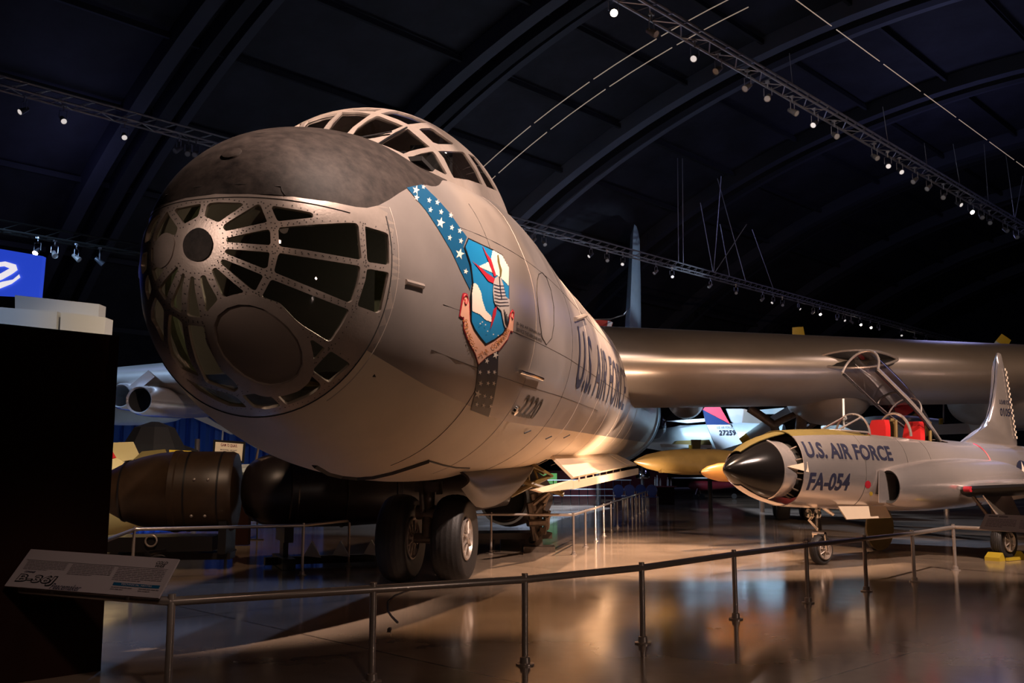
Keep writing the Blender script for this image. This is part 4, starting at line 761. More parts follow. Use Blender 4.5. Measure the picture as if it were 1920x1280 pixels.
ins = MB(); cx_, cz_, R_ = 7.72, 1.43, .30
jq = lambda x, z, o: jside(cx_ + x, cz_ + z, o)
def jpoly(i, poly, o):
    ins.mi(i); V, Fs = cdt(dens(poly, .06), [], .06); lay(ins, V, Fs, lambda x, y: jq(x, y, o))
jpoly(0, [(-.66, -.17), (.66, -.17), (.66, .17), (-.66, .17)], .004); jpoly(1, [(-.62, -.14), (.62, -.14), (.62, .14), (-.62, .14)], .007); jpoly(2, [(-.62, -.05), (.62, -.05), (.62, .05), (-.62, .05)], .009)
jpoly(0, [(R_ * cos(2 * pi * j / 30), R_ * sin(2 * pi * j / 30)) for j in range(30)], .012); jpoly(1, [(x, -y) for x, y in star(0, 0, R_ * .94)], .015)
ins.build('star_insignia', ['navy', 'cream', 'red'], JET, False)
for k in (2.75, 3.9, 4.6, 6.55): MB().tube([fsk(k, radians(a_)) + FN * .002 for a_ in range(-60, 58, 6)], .004, 4).build('seam_line', 'seam', JET)
MB().tube([fsk(6.58, radians(a_)) + FN * .003 for a_ in range(-70, 70, 6)], .012, 4).build('red_warning_line', 'red', JET)
# engine intakes
for sd in (1, -1):
    IS = [(3.20, 1.26, .27, .20, .68), (3.3, 1.26, .31, .25, .66), (3.7, 1.27, .37, .33, .60), (4.4, 1.29, .43, .42, .52), (5.4, 1.32, .45, .46, .45), (6.6, 1.36, .42, .42, .36), (8.0, 1.42, .34, .3, .25)]
    ik = MB(); ik.rings([[fp(k, sd * (lc + hw * cos(a_)), zc + hz * sin(a_)) for a_ in [2 * pi * j / 40 for j in range(40)]] for k, zc, hz, hw, lc in IS], False); n_i = ik.build('intake_fairing', 'bright', JET, ang=60)
    MB().rings([[fp(k, sd * (lc + hw * cos(a_)), zc + hz * sin(a_)) for a_ in [2 * pi * j / 40 for j in range(40)]] for k, zc, hz, hw, lc in ((3.195, 1.26, .268, .198, .68), (3.22, 1.26, .24, .175, .68), (3.9, 1.26, .2, .14, .62), (4.0, 1.26, .01, .01, .6))], False).build('intake_duct', 'dark', n_i)
    MB().add([fp(3.0, sd * .60, 1.0), fp(3.5, sd * .60, 1.0), fp(3.5, sd * .60, 1.54), fp(3.05, sd * .60, 1.54)], [(0, 1, 2, 3)]).build('splitter_plate', 'bright', n_i, solid=.01)
# wings
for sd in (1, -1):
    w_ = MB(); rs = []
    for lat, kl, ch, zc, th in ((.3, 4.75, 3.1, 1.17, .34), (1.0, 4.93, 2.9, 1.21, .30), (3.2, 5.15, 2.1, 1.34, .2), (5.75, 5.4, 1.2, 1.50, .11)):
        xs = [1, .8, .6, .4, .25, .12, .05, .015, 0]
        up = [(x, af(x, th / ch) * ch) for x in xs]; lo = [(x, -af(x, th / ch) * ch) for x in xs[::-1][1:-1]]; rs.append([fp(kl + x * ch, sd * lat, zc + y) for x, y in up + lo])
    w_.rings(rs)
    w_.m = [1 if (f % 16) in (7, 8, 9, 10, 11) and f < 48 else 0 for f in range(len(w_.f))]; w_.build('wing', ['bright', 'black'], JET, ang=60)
wr = MB(); wr.lathe(fp(4.93, .98, 1.21), FN, [(0, .05), (.12, .05)], 12); wr.build('red_wing_root_mark', 'red', JET)
tt = MB().lathe(fp(3.55, -5.95, 1.74), FB, [(0, .01), (.12, .07), (.4, .16), (.9, .25), (1.5, .30), (2.6, .31), (3.3, .27), (4.0, .15), (4.4, .02)], 36).build('tip_tank', 'tan', JET)
MB().lathe(fp(2.83, -3.2, 1.50), FB, [(0, .01), (.06, .06), (.2, .12), (.5, .18), (.9, .20), (1.8, .18), (2.6, .08)], 28).build('underwing_pod', 'orange', JET)
MB().box(fp(4.9, -5.85, 1.62), 1.3, .1, .26, atan2(FB.y, FB.x)).build('tank_pylon', 'tan', JET, False)
# tail
def fin2(pl, th, lat0=0.):
    mb = MB(); n = len(pl); c_ = sum((Vector(p_) for p_ in pl), Vector((0, 0))) / n
    for sd in (1, -1):
        b = len(mb.v); mb.v += [fp(k, lat0 + sd * .008, z) for k, z in pl] + [fp(k * .7 + c_.x * .3, lat0 + sd * th, z * .8 + c_.y * .2) for k, z in pl]
        for i in range(n): mb.f.append([b + i, b + (i + 1) % n, b + n + (i + 1) % n, b + n + i]); mb.m.append(0)
        mb.f.append([b + n + i for i in range(n)]); mb.m.append(0)
    return mb
fin2([(6.3, 1.95), (6.75, 2.12), (7.2, 2.26), (7.55, 2.5), (7.78, 2.85), (7.95, 3.3), (8.07, 3.78), (8.15, 3.92), (8.27, 3.9), (8.37, 3.6), (8.5, 2.9), (8.66, 2.1), (8.6, 1.85)], .06).build('tail_fin', 'bright', JET, ang=60)
tx = MB()
for s_t, z0, z1 in (('U.S.AIR FORCE', 2.86, 2.95), ('01054', 2.62, 2.78)):
    V, Fs = text_tris(s_t, .48, z1 - z0, None, .015); lay(tx, V, Fs, lambda x, y: fp(7.98 + x, .068, z0 + y))
tx.build('tail_lettering', 'navy', JET, False)
ck = MB()
for i in range(26):
    z_ = 2.2 + i * .055; x_ = 8.62 - (z_ - 2.1) * .165; ck.box(fp(x_ - (.045 if i % 2 else .0) - .06, .072, z_), .04, .004, .05, atan2(FB.y, FB.x))
ck.build('chequer_strip', 'cream', JET, False)
st2 = MB()
for sd in (1, -1): st2.rings([[fp(9.5, 0, 1.95), fp(10, 0, 2.0), fp(11, 0, 1.95), fp(10, 0, 1.9)], [fp(10.1, sd * 2.2, 2.0), fp(10.3, sd * 2.2, 2.03), fp(10.9, sd * 2.2, 2.0), fp(10.3, sd * 2.2, 1.97)]])
st2.build('tailplane', 'bright', JET)
# cockpit: tub, seats, windscreen, raised canopy
tub = MB(); tub.box(fp(4.35, 0, 1.75), 2.5, .66, .06, atan2(FB.y, FB.x)); tub.box(fp(3.12, 0, 1.98), .04, .66, .45, atan2(FB.y, FB.x)); tub.box(fp(5.58, 0, 1.9), .04, .66, .3, atan2(FB.y, FB.x)); tub.build('cockpit_tub', 'dark', JET, False)
for k in (3.95, 5.0):
    s0 = MB()
    s0.rings([[fp(k - .07 * 0 + dk + .10 * t, w_, 1.9 + .52 * t) for dk, w_ in ((-.07, -.185 + .06 * t ** 4), (-.09, 0), (-.07, .185 - .06 * t ** 4), (.07, .185 - .06 * t ** 4), (.07, -.185 + .06 * t ** 4))] for t in (0, .4, .75, .9, 1)]).build('seat_back', 'redseat', JET, label='red seat back')
    MB().tube([fp(k + .2, -.22, 1.8), fp(k + .24, -.22, 2.4), fp(k + .24, .22, 2.4), fp(k + .2, .22, 1.8)], .03, 6).box(fp(k + .3, .1, 2.2), .06, .06, .5).build('seat_rails', 'tan', JET)
MB().tube([fp(4.45, .33 * cos(a_), 2.13 + .42 * sin(a_)) for a_ in [pi * i / 20 for i in range(21)]], .025, 8).build('cockpit_hoop', 'bright', JET)
ws = MB(); arch = [fp(3.22 + .02, .34 * cos(a_), 2.14 + .36 * sin(a_)) for a_ in [pi * i / 16 for i in range(17)]]; base = [fp(3.22 - .75 * sin(a_) ** .8 if 0 < i < 16 else 3.2, .34 * cos(a_), 2.17 + .03 * sin(a_)) for i, a_ in enumerate([pi * i / 16 for i in range(17)])]
ws.rings([arch, base], False, False).build('windscreen_glass', 'glass2', JET)
wf = MB(); wf.tube(arch, .018, 6).tube(base, .018, 6)
for i in (5, 11): wf.tube([arch[i], base[i]], .016, 6)
wf.build('windscreen_frame', 'bright', JET)
HK, HZ, TH = 5.62, 2.08, radians(29.5)
def cpn(l, lat, h): return fp(HK - l * cos(TH) + h * sin(TH) * .0 - h * sin(TH) * -1.0 * 0 + h * sin(TH) * 0, lat, HZ + l * sin(TH)) + (FB * (sin(TH) * h) + Vector((0, 0, cos(TH) * h)))
def csec(l): t = l / 2.4; return .17 + .19 * sin(min(1, t * 1.6) * pi / 2), .10 + .33 * sin(min(1, t * 1.35) * pi / 2)
gl = MB(); gl.rings([[cpn(l, csec(l)[0] * cos(a_), csec(l)[1] * sin(a_)) for a_ in [pi * i / 24 for i in range(25)]] for l in [2.4 * i / 20 for i in range(21)]], False, False).build('canopy_glass', 'glass3', JET)
cfm = MB()
for l in (2.4, .95): w_, h_ = csec(l); cfm.tube([cpn(l, w_ * cos(a_), h_ * sin(a_)) for a_ in [pi * i / 24 for i in range(25)]], .022 if l > 2 else .014, 8)
for sd in (1, -1): cfm.tube([cpn(l, sd * csec(l)[0], 0) for l in [2.4 * i / 20 for i in range(21)]], .030, 8)
cfm.build('canopy_rails', 'bright', JET)
cd_ = MB()
for sd in (1, -1): cd_.tube([cpn(l, sd * (csec(l)[0] - .03), -.03) for l in [2.4 * i / 20 for i in range(21)]], .025, 6)
cd_.tube([cpn(1.35, .30 * cos(a_), .22 * sin(a_)) for a_ in [pi * i / 12 for i in range(13)]], .02, 6)
cd_.build('canopy_inner_rails', 'black', JET)
MB().tube([fp(3.28, -.2, 2.25), fp(3.30, -.2, 2.78)], .018, 6).build('canopy_prop', 'wht', JET)
# undercarriage
gn = MB(); c0 = fp(2.25, 0, .24)
gn.tube([fp(2.2, 0, 1.0), fp(2.22, 0, .55)], .05, 10).tube([fp(2.22, .11, .5), c0 + FN * .11], .025, 8).tube([fp(2.22, -.11, .5), c0 - FN * .11], .025, 8).tube([fp(2.22, -.12, .5), fp(2.22, .12, .5)], .035, 8).tube([fp(2.18, 0, .85), fp(1.98, 0, .72), fp(2.18, 0, .58)], .025, 6).tube([fp(2.3, 0, .95), fp(2.6, 0, .8)], .03, 6)
gn.build('nose_strut', 'chrome', JET)
wheel(c0, FN, .245, .15, JET, .62, 6)
for l_ in (-.09, .09): MB().lathe(fp(2.12, l_ + .02, .83), -FB, [(0, .03), (.06, .075), (.075, .07), (.07, .01)], 16, False).build('landing_lamp', 'chrome', JET)
MB().add([fp(2.35, .30, .95), fp(3.55, .36, .93), fp(3.60, .42, .74), fp(2.45, .38, .74)], [(0, 1, 2, 3)]).build('nose_gear_door', 'white', JET, solid=.02)
for sd in (1, -1):
    cw = fp(5.6, sd * 1.25, .31); MB().tube([fp(5.6, sd * 1.1, 1.15), fp(5.6, sd * 1.12, .6), cw], .05, 10).tube([fp(5.3, sd * .9, 1.1), fp(5.6, sd * 1.1, .6)], .03, 6).build('main_strut', 'strut', JET); wheel(cw, FN, .31, .2, JET, .55, 6)
MB().lathe(fp(4.95, -.75, .48), FN, [(0, .42), (.03, .42)], 32).build('wheel_door', 'olive', JET)
MB().add([fp(5.1, 1.2, 1.1), fp(6.0, 1.2, 1.1), fp(5.9, 1.5, .5), fp(5.3, 1.5, .5)], [(0, 1, 2, 3)]).build('wheel_door', 'bright', JET, solid=.02)
wc = MB(); P = fp(5.6, 1.25, 0)
for s_ in (-1, 1): wc.add([P + FB * (s_ * a_) + FN * b_ + Vector((0, 0, c_)) for b_ in (-.13, .13) for a_, c_ in ((.22, 0), (.42, 0), (.42, .06), (.30, .14))], [(0, 1, 2, 3), (7, 6, 5, 4), (0, 4, 5, 1), (1, 5, 6, 2), (2, 6, 7, 3), (3, 7, 4, 0)])
wc.box(P + FN * .17 + Vector((0, 0, .03)), .5, .05, .05, atan2(FB.y, FB.x))
tag(wc.build('wheel_chock', 'yel', None, False), 'yellow wheel chock on the floor around the jet main wheel', 'chock')
# ------------------------------------------------------------------ barriers
def rpt(x, y, z): d = ray(x, y); return CAM + d * ((z - 1.5) / d.z)
def barrier(pts, z, posts, label, rr=.030, pr=.025, m='steel'):
    c_ = sum(pts, Vector((0, 0, 0))) / len(pts); root = thing('barrier_rail', (c_.x, c_.y, 0), label, 'barrier', 'visitor barriers')
    MB().tube(pts, rr, 12).build('top_rail', m, root)
    for p_ in posts:
        o = MB().tube([(p_.x, p_.y, .0), (p_.x, p_.y, z + rr * 1.6)], pr, 12).build('post', m, root)
        MB().lathe((p_.x, p_.y, 0), (0, 0, 1), [(0, pr * 2.9), (.012, pr * 2.9), (.016, pr * 1.7), (.06, pr * 1.55), (.065, pr)], 20).build('post_foot', m, o)
    return root
near = [rpt(*p_, .655) for p_ in [(-60, 1097), (322, 1127), (700, 1104), (984, 1086), (1203, 1064), (1376, 1039), (1511, 1022), (1620, 1010), (1710, 1000), (1787, 988), (1960, 996)]]
barrier(near, .655, near[1:10], 'long stainless steel barrier rail across the foreground in front of the bomber')
bk = [rpt(*p_, .72) for p_ in [(120, 1040), (186, 1018), (252, 992), (569, 985), (655, 976), (780, 967), (921, 964), (1075, 965)]]
dr = Vector((.197, .98, 0)); bk2 = [bk[-1] + dr * (1.78 * i) for i in range(1, 13)]
barrier(bk + bk2, .72, [bk[1], bk[2], bk[3], bk[4], bk[6], bk[7]] + bk2, 'stainless barrier rail behind the nose wheels running back under the bomber', .024, .021)
# ------------------------------------------------------------------ signs
def board(name, corners, m, root, th=.012):
    a_, b_, c_, d_ = [Vector(p_) for p_ in corners]; n = (b_ - a_).cross(d_ - a_).normalized() * th
    if n.dot(a_ - CAM) < 0: n = -n
    return MB().add([a_, b_, c_, d_, a_ + n, b_ + n, c_ + n, d_ + n], [(0, 1, 2, 3), (7, 6, 5, 4), (0, 4, 5, 1), (1, 5, 6, 2), (2, 6, 7, 3), (3, 7, 4, 0)]).build(name, m, root, False)
def qmap(c, off=.003):   # c: TL TR BR BL
    tl, tr, br, bl = [Vector(p_) for p_ in c]; n = (tr - tl).cross(bl - tl).normalized() * off
    if n.dot(tl - CAM) > 0: n = -n
    return lambda u, v: tl.lerp(tr, u).lerp(bl.lerp(br, u), v) + n
def rpd(x, y, z): return rpt(x, y, z)
SG = [rpd(58, 1029, .93), rpd(336, 1048, .93), rpd(297, 1121, .70), rpd(8, 1098, .70)]
def flatten(c, x, y):   # put the top left corner into the plane of the other three
    n = (c[1] - c[3]).cross(c[2] - c[3]); d = ray(x, y); c[0] = CAM + d * ((c[3] - CAM).dot(n) / d.dot(n))
flatten(SG, 58, 1029)
cen = sum(SG, Vector((0, 0, 0))) / 4
root = thing('information_sign', (cen.x, cen.y, .66), 'tilted grey information sign reading B-36J Peacemaker fixed to the front rail', 'sign')
board('sign_panel', SG, 'signp', root); Q = qmap(SG)
def qtext(s, u0, v0, u1, v1, m, bold=0., nm='lettering', slant=0.):
    V, Fs = text_tris(s, 1, 1, None, bold); mb = MB(); lay(mb, V, Fs, lambda x, y: Q(u0 + (u1 - u0) * x + slant * y, v1 + (v0 - v1) * y)); mb.build(nm, m, root, False)
def qbars(u0, v0, u1, v1, n, m, fill=.45, parts=9, seed=1):
    random.seed(seed); mb = MB()
    for i in range(n):
        va = v0 + (v1 - v0) * (i + .2) / n; vb = va + (v1 - v0) / n * fill; u = u0; e = u1 if i < n - 1 else u0 + (u1 - u0) * .6
        while u < e:
            w_ = (u1 - u0) / parts * random.uniform(.5, 1.3); mb.quad(Q(u, va), Q(min(e, u + w_), va), Q(min(e, u + w_), vb), Q(u, vb)); u += w_ * 1.15
    mb.build('text_block', m, root, False)
qtext('CONVAIR', .07, .575, .145, .625, 'navy', .02, slant=.006)
qtext('B-36J', .045, .65, .31, .93, 'black', .06, slant=.012); 
qtext('B-36J', .053, .685, .302, .905, 'signp', .012, 'lettering_fill', .012)
Q = qmap(SG, .006); qtext('B-36J', .053, .685, .302, .905, 'signp', .0, 'lettering_fill', .012); Q = qmap(SG)
qtext('Peacemaker', .31, .84, .505, .99, 'navy', .01, slant=.012)
qtext('COLD', .875, .09, .945, .17, 'black', .02, slant=.006); qtext('WAR', .877, .18, .938, .26, 'black', .02, slant=.006)
qbars(.0, .0, 1, .0, 1, 'black') if False else None
mbx = MB(); mbx.quad(Q(.03, .285), Q(.97, .285), Q(.97, .292), Q(.03, .292)); mbx.build('rule_line', 'black', root, False)
ink = mat('sign_ink', (.16, .13, .14), .7)
qbars(.045, .31, .33, .55, 6, ink, .42, 11, 1); qbars(.36, .31, .64, .60, 7, ink, .42, 11, 2); qbars(.665, .31, .965, .66, 8, ink, .42, 11, 3)
mbx = MB(); mbx.quad(Q(.69, .70), Q(.975, .70), Q(.975, .775), Q(.69, .775)); mbx.build('blue_bar', 'bluep', root, False)
Q = qmap(SG, .005); qtext('TECHNICAL NOTES', .74, .715, .93, .76, 'signp', .01); Q = qmap(SG)
qbars(.69, .80, .82, .9, 2, ink, .45, 6, 4); qbars(.86, .80, .98, .9, 2, ink, .45, 6, 5)
sp2 = MB()
for u in (.25, .75):
    a_ = Q(u, .5) - Vector((0, 0, .02)); sp2.tube([a_, (a_.x, a_.y, .655)], .015, 8)
sp2.build('sign_bracket', 'steel', root)
SG2 = [rpd(1848, 963, .98), rpd(1990, 969, .98), rpd(1990, 1002, .80), rpd(1836, 991, .80)]; flatten(SG2, 1848, 963); cen = sum(SG2, Vector((0, 0, 0))) / 4
root = thing('information_sign', (cen.x, cen.y, .66), 'tilted grey information sign at the right edge in front of the jet', 'sign'); board('sign_panel', SG2, 'signp', root); Q = qmap(SG2)
qbars(.06, .08, .5, .2, 1, ink, .8, 4, 6); qbars(.06, .3, .45, .85, 6, ink, .42, 8, 7); qbars(.5, .3, .98, .85, 6, ink, .42, 8, 8)
# cord on the floor
cp_ = [(790, 1098), (764, 1107), (740, 1116), (727, 1127), (727.5, 1144), (735, 1155), (746, 1166), (751, 1175), (744, 1166), (734, 1167), (729, 1174), (730, 1180)]
co = MB().tube([on_floor(x, y, .012) for x, y in dens(cp_, 6)[:-20]], .009, 6); co.lathe(on_floor(731, 1179, .022), (0, -1, 0), [(0, .02), (.06, .02)], 8)
tag(co.build('floor_cord', 'black'), 'thin black cord curling on the floor behind the front rail', 'cord')
# ------------------------------------------------------------------ left partition and lit display
a1 = Vector((-3.14, 7.6, 0)); dh = Vector((-.69, -.722, 0)); bp_ = MB(); ax3 = (HH, HG, Vector((0, 0, 1)))
bp_.box(a1 - HH * 2.6 - HG * 1.2 + Vector((0, 0, 1.29)), 5.2, 2.4, 2.58, 0, ax3); tag(bp_.build('display_partition', 'brown', None, False), 'tall dark brown display partition at the left edge', 'partition')
def slab(px, Y, th, name, m, label, cat, emit=None, group=None):
    q = [at_y(x, y, Y_) for (x, y), Y_ in zip(px, Y if isinstance(Y, (list, tuple)) else [Y] * len(px))]; n = len(q)
    mb = MB().add(q + [p_ + Vector((0, th, 0)) for p_ in q], [tuple(range(n)), tuple(range(2 * n - 1, n - 1, -1))] + [(i, (i + 1) % n, n + (i + 1) % n, n + i) for i in range(n)])
    o = mb.build(name, m, None, False); return tag(o, label, cat, group)
slab([(-180, 436), (80, 480), (73, 556), (-180, 545)], 20, .15, 'projection_screen', 'screen', 'glowing blue projection screen above the partition at the left edge', 'screen')
b_ = MB()
for pl in ([(-20, 494), (10, 490), (30, 496), (33, 506), (22, 514), (4, 524), (-20, 532), (-20, 522), (2, 512), (18, 503), (8, 499), (-20, 502)], [(-20, 536), (4, 528), (24, 524), (36, 514), (38, 520), (22, 532), (2, 540), (-20, 546)]):
    V, Fs = cdt(pl, [], 50); b_.add([at_y(v[0], v[1], 19.97) for v in V], Fs)
tag(b_.build('projected_shape', 'skull', None, False), 'pale swirling shape projected on the blue screen', 'projection')
slab([(28, 553), (186, 570), (184, 600), (28, 590)], 17.5, .3, 'projection_block', 'panelw', 'upper pale panel stepped below the blue screen', 'panel')
slab([(-60, 571), (107, 584), (105, 622), (-60, 612)], 15.5, .3, 'projection_block', 'panelw', 'left lower pale panel standing just above the brown partition', 'panel')
slab([(114, 585), (198, 595), (195, 632), (112, 624)], 15.5, .3, 'projection_block', 'panelw', 'right lower pale panel standing just above the brown partition', 'panel')
# ------------------------------------------------------------------ bombs on their cradles
B1 = thing('large_bomb', (-5.6, 15.4, 0), 'huge dark brown bomb lying on a cradle at the left behind the rail', 'bomb')
d1 = Vector((.985, .12, 0)).normalized(); o1 = Vector((-6.62, 15.3, 1.20))
MB().lathe(o1, d1, [(0, .02), (.05, .11), (.15, .22), (.3, .34), (.5, .45), (.75, .54), (1.0, .60), (1.25, .63), (1.27, .645), (1.35, .645), (1.37, .63), (1.75, .63), (2.16, .63), (2.22, .60), (2.24, .5), (2.25, .02)], 48).build('bomb_casing', 'bomb', B1, ang=30)
for x in (.5, 1.5, 2.0): MB().lathe(o1, d1, [(x, .0), (x, .468 if x < 1 else .637), (x + .03, .478 if x < 1 else .637)], 40, False).build('casing_band', 'black', B1)
for x, a_ in ((1.75, .3), (1.95, .3), (1.7, -.62), (1.9, -.62)): MB().lathe(o1 + d1 * x + Vector((0, -cos(a_) * .62, sin(a_) * .62)), (0, -cos(a_), sin(a_)), [(0, .03), (.03, .02), (.035, .01)], 8).build('casing_bolt', 'alu', B1)
cr = MB(); cr.box(o1 + d1 * 1.1 + Vector((0, 0, -.80)), 1.7, .8, .22, .12).box(o1 + d1 * .5 + Vector((0, 0, -.98)), .12, .8, .3, .12).box(o1 + d1 * 2.1 + Vector((0, 0, -.7)), .12, .9, .5, .12).box(o1 + d1 * 1.1 + Vector((0, 0, -1.0)), 2.2, .5, .10, .12); cr.build('cradle', 'black', B1, False)
for x in (.1, 1.1): MB().tube([o1 + d1 * x + Vector((0, -.45, -.74)) + d1 * (.085 * cos(a_)) + Vector((0, 0, .085 * sin(a_))) for a_ in [2 * pi * i / 20 for i in range(21)]], .014, 6).build('tow_ring', 'steel', B1)
wheel(Vector((-5.05, 14.0, .17)), (0, 1, 0), .17, .1, B1, .5, 4); MB().tube([(-5.05, 14.0, .17), (-5.3, 14.2, .34), (-5.35, 15.2, .30)], .035, 6).build('tow_bar', 'black', B1)
B2 = thing('large_bomb', (-3.0, 16.6, 0), 'huge black bomb with rounded nose lying on wheeled stands under the bomber', 'bomb')
d2 = Vector((.93, .36, 0)).normalized(); o2 = Vector((-4.22, 15.5, 1.22))
MB().lathe(o2, d2, [(-.10, .01), (-.095, .14), (-.07, .26), (-.02, .37), (.07, .46), (.2, .53), (.38, .58), (.6, .60), (.62, .615), (.72, .615), (.74, .60), (1.6, .60), (2.3, .56), (2.32, .575), (2.4, .575), (2.42, .55), (3.4, .45), (4.4, .3), (4.5, .01)], 48).build('bomb_casing', 'bombk', B2, ang=30)
MB().tube([o2 + d2 * .12 + Vector((0, 0, .48)), o2 + d2 * .15 + Vector((0, -.02, .66)), o2 + d2 * .35 + Vector((0, -.02, .66)), o2 + d2 * .45 + Vector((0, 0, .56))], .022, 6).build('lifting_lug', 'steel', B2)
for x in (.62, 1.5, 2.32): MB().lathe(o2, d2, [(x, .0), (x, .618 if x < 2 else .578), (x + .02, .618 if x < 2 else .578)], 40, False).build('casing_band', 'door', B2)
sd_ = MB()
for x in (.6, 2.4): sd_.box(o2 + d2 * x + Vector((0, 0, -.68)), .14, 1.0, .26, .37).box(o2 + d2 * x + Vector((0, 0, -1.13)), .2, 1.2, .16, .37).box(o2 + d2 * x + Vector((0, 0, -.92)), .08, .4, .5, .37)
sd_.box(o2 + d2 * 1.5 + Vector((0, 0, -1.12)), 2.4, .16, .12, .37).build('stand', 'black', B2, False)
for x in (1.15, 1.6, 2.1): 
    c_ = o2 + d2 * x + Vector((0, -.55, 0)); MB().add([c_ + Vector((0, 0, -.80)), c_ + Vector((.16, 0, -1.05)), c_ + Vector((-.12, 0, -1.02)), c_ + Vector((.0, .12, -.80))], [(0, 1, 2), (3, 2, 1), (0, 3, 1), (0, 2, 3)]).build('stand_gusset', 'wht', B2, False)
B3 = thing('large_bomb', (0.0, 19.6, 0), 'dark bomb with pale ringed end standing behind the nose gear door', 'bomb'); d3 = Vector((.2, .98, 0)); o3 = Vector((-.15, 19.0, .98))
MB().lathe(o3, d3, [(0, .40), (.0, .44), (.04, .5), (.5, .56), (2.5, .56), (3.5, .3)], 40, False).build('bomb_casing', 'bombk', B3); MB().lathe(o3, d3, [(.02, .50), (-.02, .50), (-.03, .455), (.01, .45)], 40, False).build('end_ring', 'pale', B3); MB().lathe(o3, d3, [(.1, .45), (.1, .01)], 30, False).build('end_plate', 'dark', B3)
MB().box(o3 + d3 * .6 + Vector((0, 0, -.72)), 1.5, .9, .12, .2).box(o3 + d3 * .3 + Vector((.3, 0, -.85)), .1, .1, .26).box(o3 + d3 * .3 + Vector((-.3, 0, -.85)), .1, .1, .26).box(o3 + d3 * 1.5 + Vector((0, 0, -.87)), .8, .1, .22, .2).build('stand', 'bomb', B3, False)
random.seed(5); tr2 = MB(); c_ = at_y(1010, 905, 18.8); c_.z = 0
for i in range(14): tr2.tube([c_ + Vector((random.uniform(-.22, .25), random.uniform(-.2, .4), random.uniform(.06, .9))), c_ + Vector((random.uniform(-.22, .25), random.uniform(-.2, .4), random.uniform(.4, 1.15)))], random.uniform(.02, .07), 7)
tr2.box(c_ + Vector((0, 0, .05)), .6, .6, .1).box(c_ + Vector((0, .1, .5)), .14, .14, .95).tube([c_ + Vector((0, 0, .95)), c_ + Vector((-.05, 0, 1.35))], .05, 8); tag(tr2.build('bomb_hoist', 'strut'), 'dark hoist with tangled steel arms standing below the open bomb bay', 'hoist')
# sign about the missile, display case, curtain and tan missile at the left back
root = thing('easel_sign', at_y(430, 890, 18.8) * 1.0, 'cream sign with red GAM 72 QUAIL heading in a black frame beside the curtain', 'sign'); root.location.z = 0
SG3 = [at_y(404, 828, 18.8), at_y(456, 832, 18.8), at_y(453, 864, 18.8), at_y(402, 860, 18.8)]; o = [at_y(400, 824, 18.84), at_y(460, 828, 18.84), at_y(457, 868, 18.84), at_y(398, 864, 18.84)]
board('sign_panel', SG3, 'cream', root); board('sign_frame', o, 'black', root, .03); Q = qmap(SG3)
qtext('GAM 72 QUAIL', .2, .06, .8, .26, 'maroon', .02); qtext('McDONNELL AIRCRAFT', .2, .38, .8, .47, ink, .02); qbars(.1, .55, .9, .95, 5, mat('sign_brown_ink', (.45, .30, .2), .7), .4, 9, 9)
P = at_y(430, 868, 18.9); MB().tube([(P.x, P.y, .02), (P.x, P.y, P.z + .1)], .03, 6).lathe((P.x, P.y, 0), (0, 0, 1), [(0, .2), (.03, .2), (.04, .03)], 16).build('sign_stand', 'black', root)
P = on_floor(482, 1012); eo = MB().tube([P, P + Vector((-.05, .1, 1.2))], .02, 6).tube([P + Vector((-.15, 0, .01)), P + Vector((.15, 0, .01))], .015, 6)
a_, b_, c_ = P + Vector((-.3, .05, .42)), P + Vector((-.05, .05, .40)), P + Vector((.02, .15, 1.05)); eo.add([a_, b_, c_, a_ + Vector((0, .02, 0)), b_ + Vector((0, .02, 0)), c_ + Vector((0, .02, 0))], [(0, 1, 2), (5, 4, 3), (0, 3, 4, 1), (1, 4, 5, 2), (2, 5, 3, 0)])
tag(eo.build('easel', 'black'), 'thin black easel standing before the black bomb nose', 'easel')
root = thing('display_case', at_y(458, 940, 20) * 1.0, 'small pale display case on a stand between the two bombs', 'display case'); root.location.z = 0
board('case_top', [at_y(440, 871, 20.4), at_y(482, 869, 20.4), at_y(476, 888, 20), at_y(436, 888, 20)], 'panelw', root, .04); board('case_picture', [at_y(450, 878, 20.2), at_y(472, 876, 20.2), at_y(470, 884, 19.98), at_y(447, 885, 19.98)], 'wht', root); P = at_y(458, 890, 20.3); MB().box((P.x, P.y, P.z / 2 - .02), .3, .2, P.z - .06).build('case_stand', 'brown', root, False)
cu = MB(); rs = []; n = 140
for z in (.02, 3.7):
    rs.append([Vector((-15.5 + 9.0 * i / n, 33.5 + .10 * sin(i * .9) + .05 * sin(i * 2.3), z + (.0))) for i in range(n + 1)])
cu.rings(rs, False, False); tag(cu.build('curtain', 'curtain', None, solid=.02), 'long pleated blue curtain hanging behind the two big bombs', 'curtain')
B4 = thing('tan_missile', at_y(235, 900, 19.5) * 1.0, 'tan winged missile behind the brown bomb with red and yellow stripe', 'missile'); B4.location.z = 0
MB().lathe(at_y(150, 925, 19.5), Vector((1, .25, -.10)), [(0, .85), (.3, .92), (.7, .85), (1.2, .65), (1.8, .3), (2.1, .01)], 30).build('missile_body', 'missile', B4)
def mplate(px, Y, m, nm): q = [at_y(x, y, Y) for x, y in px]; n = len(q); MB().add(q + [p_ + Vector((0, .06, 0)) for p_ in q], [tuple(range(n)), tuple(range(2 * n - 1, n - 1, -1))] + [(i, (i + 1) % n, n + (i + 1) % n, n + i) for i in range(n)]).build(nm, m, B4, False)
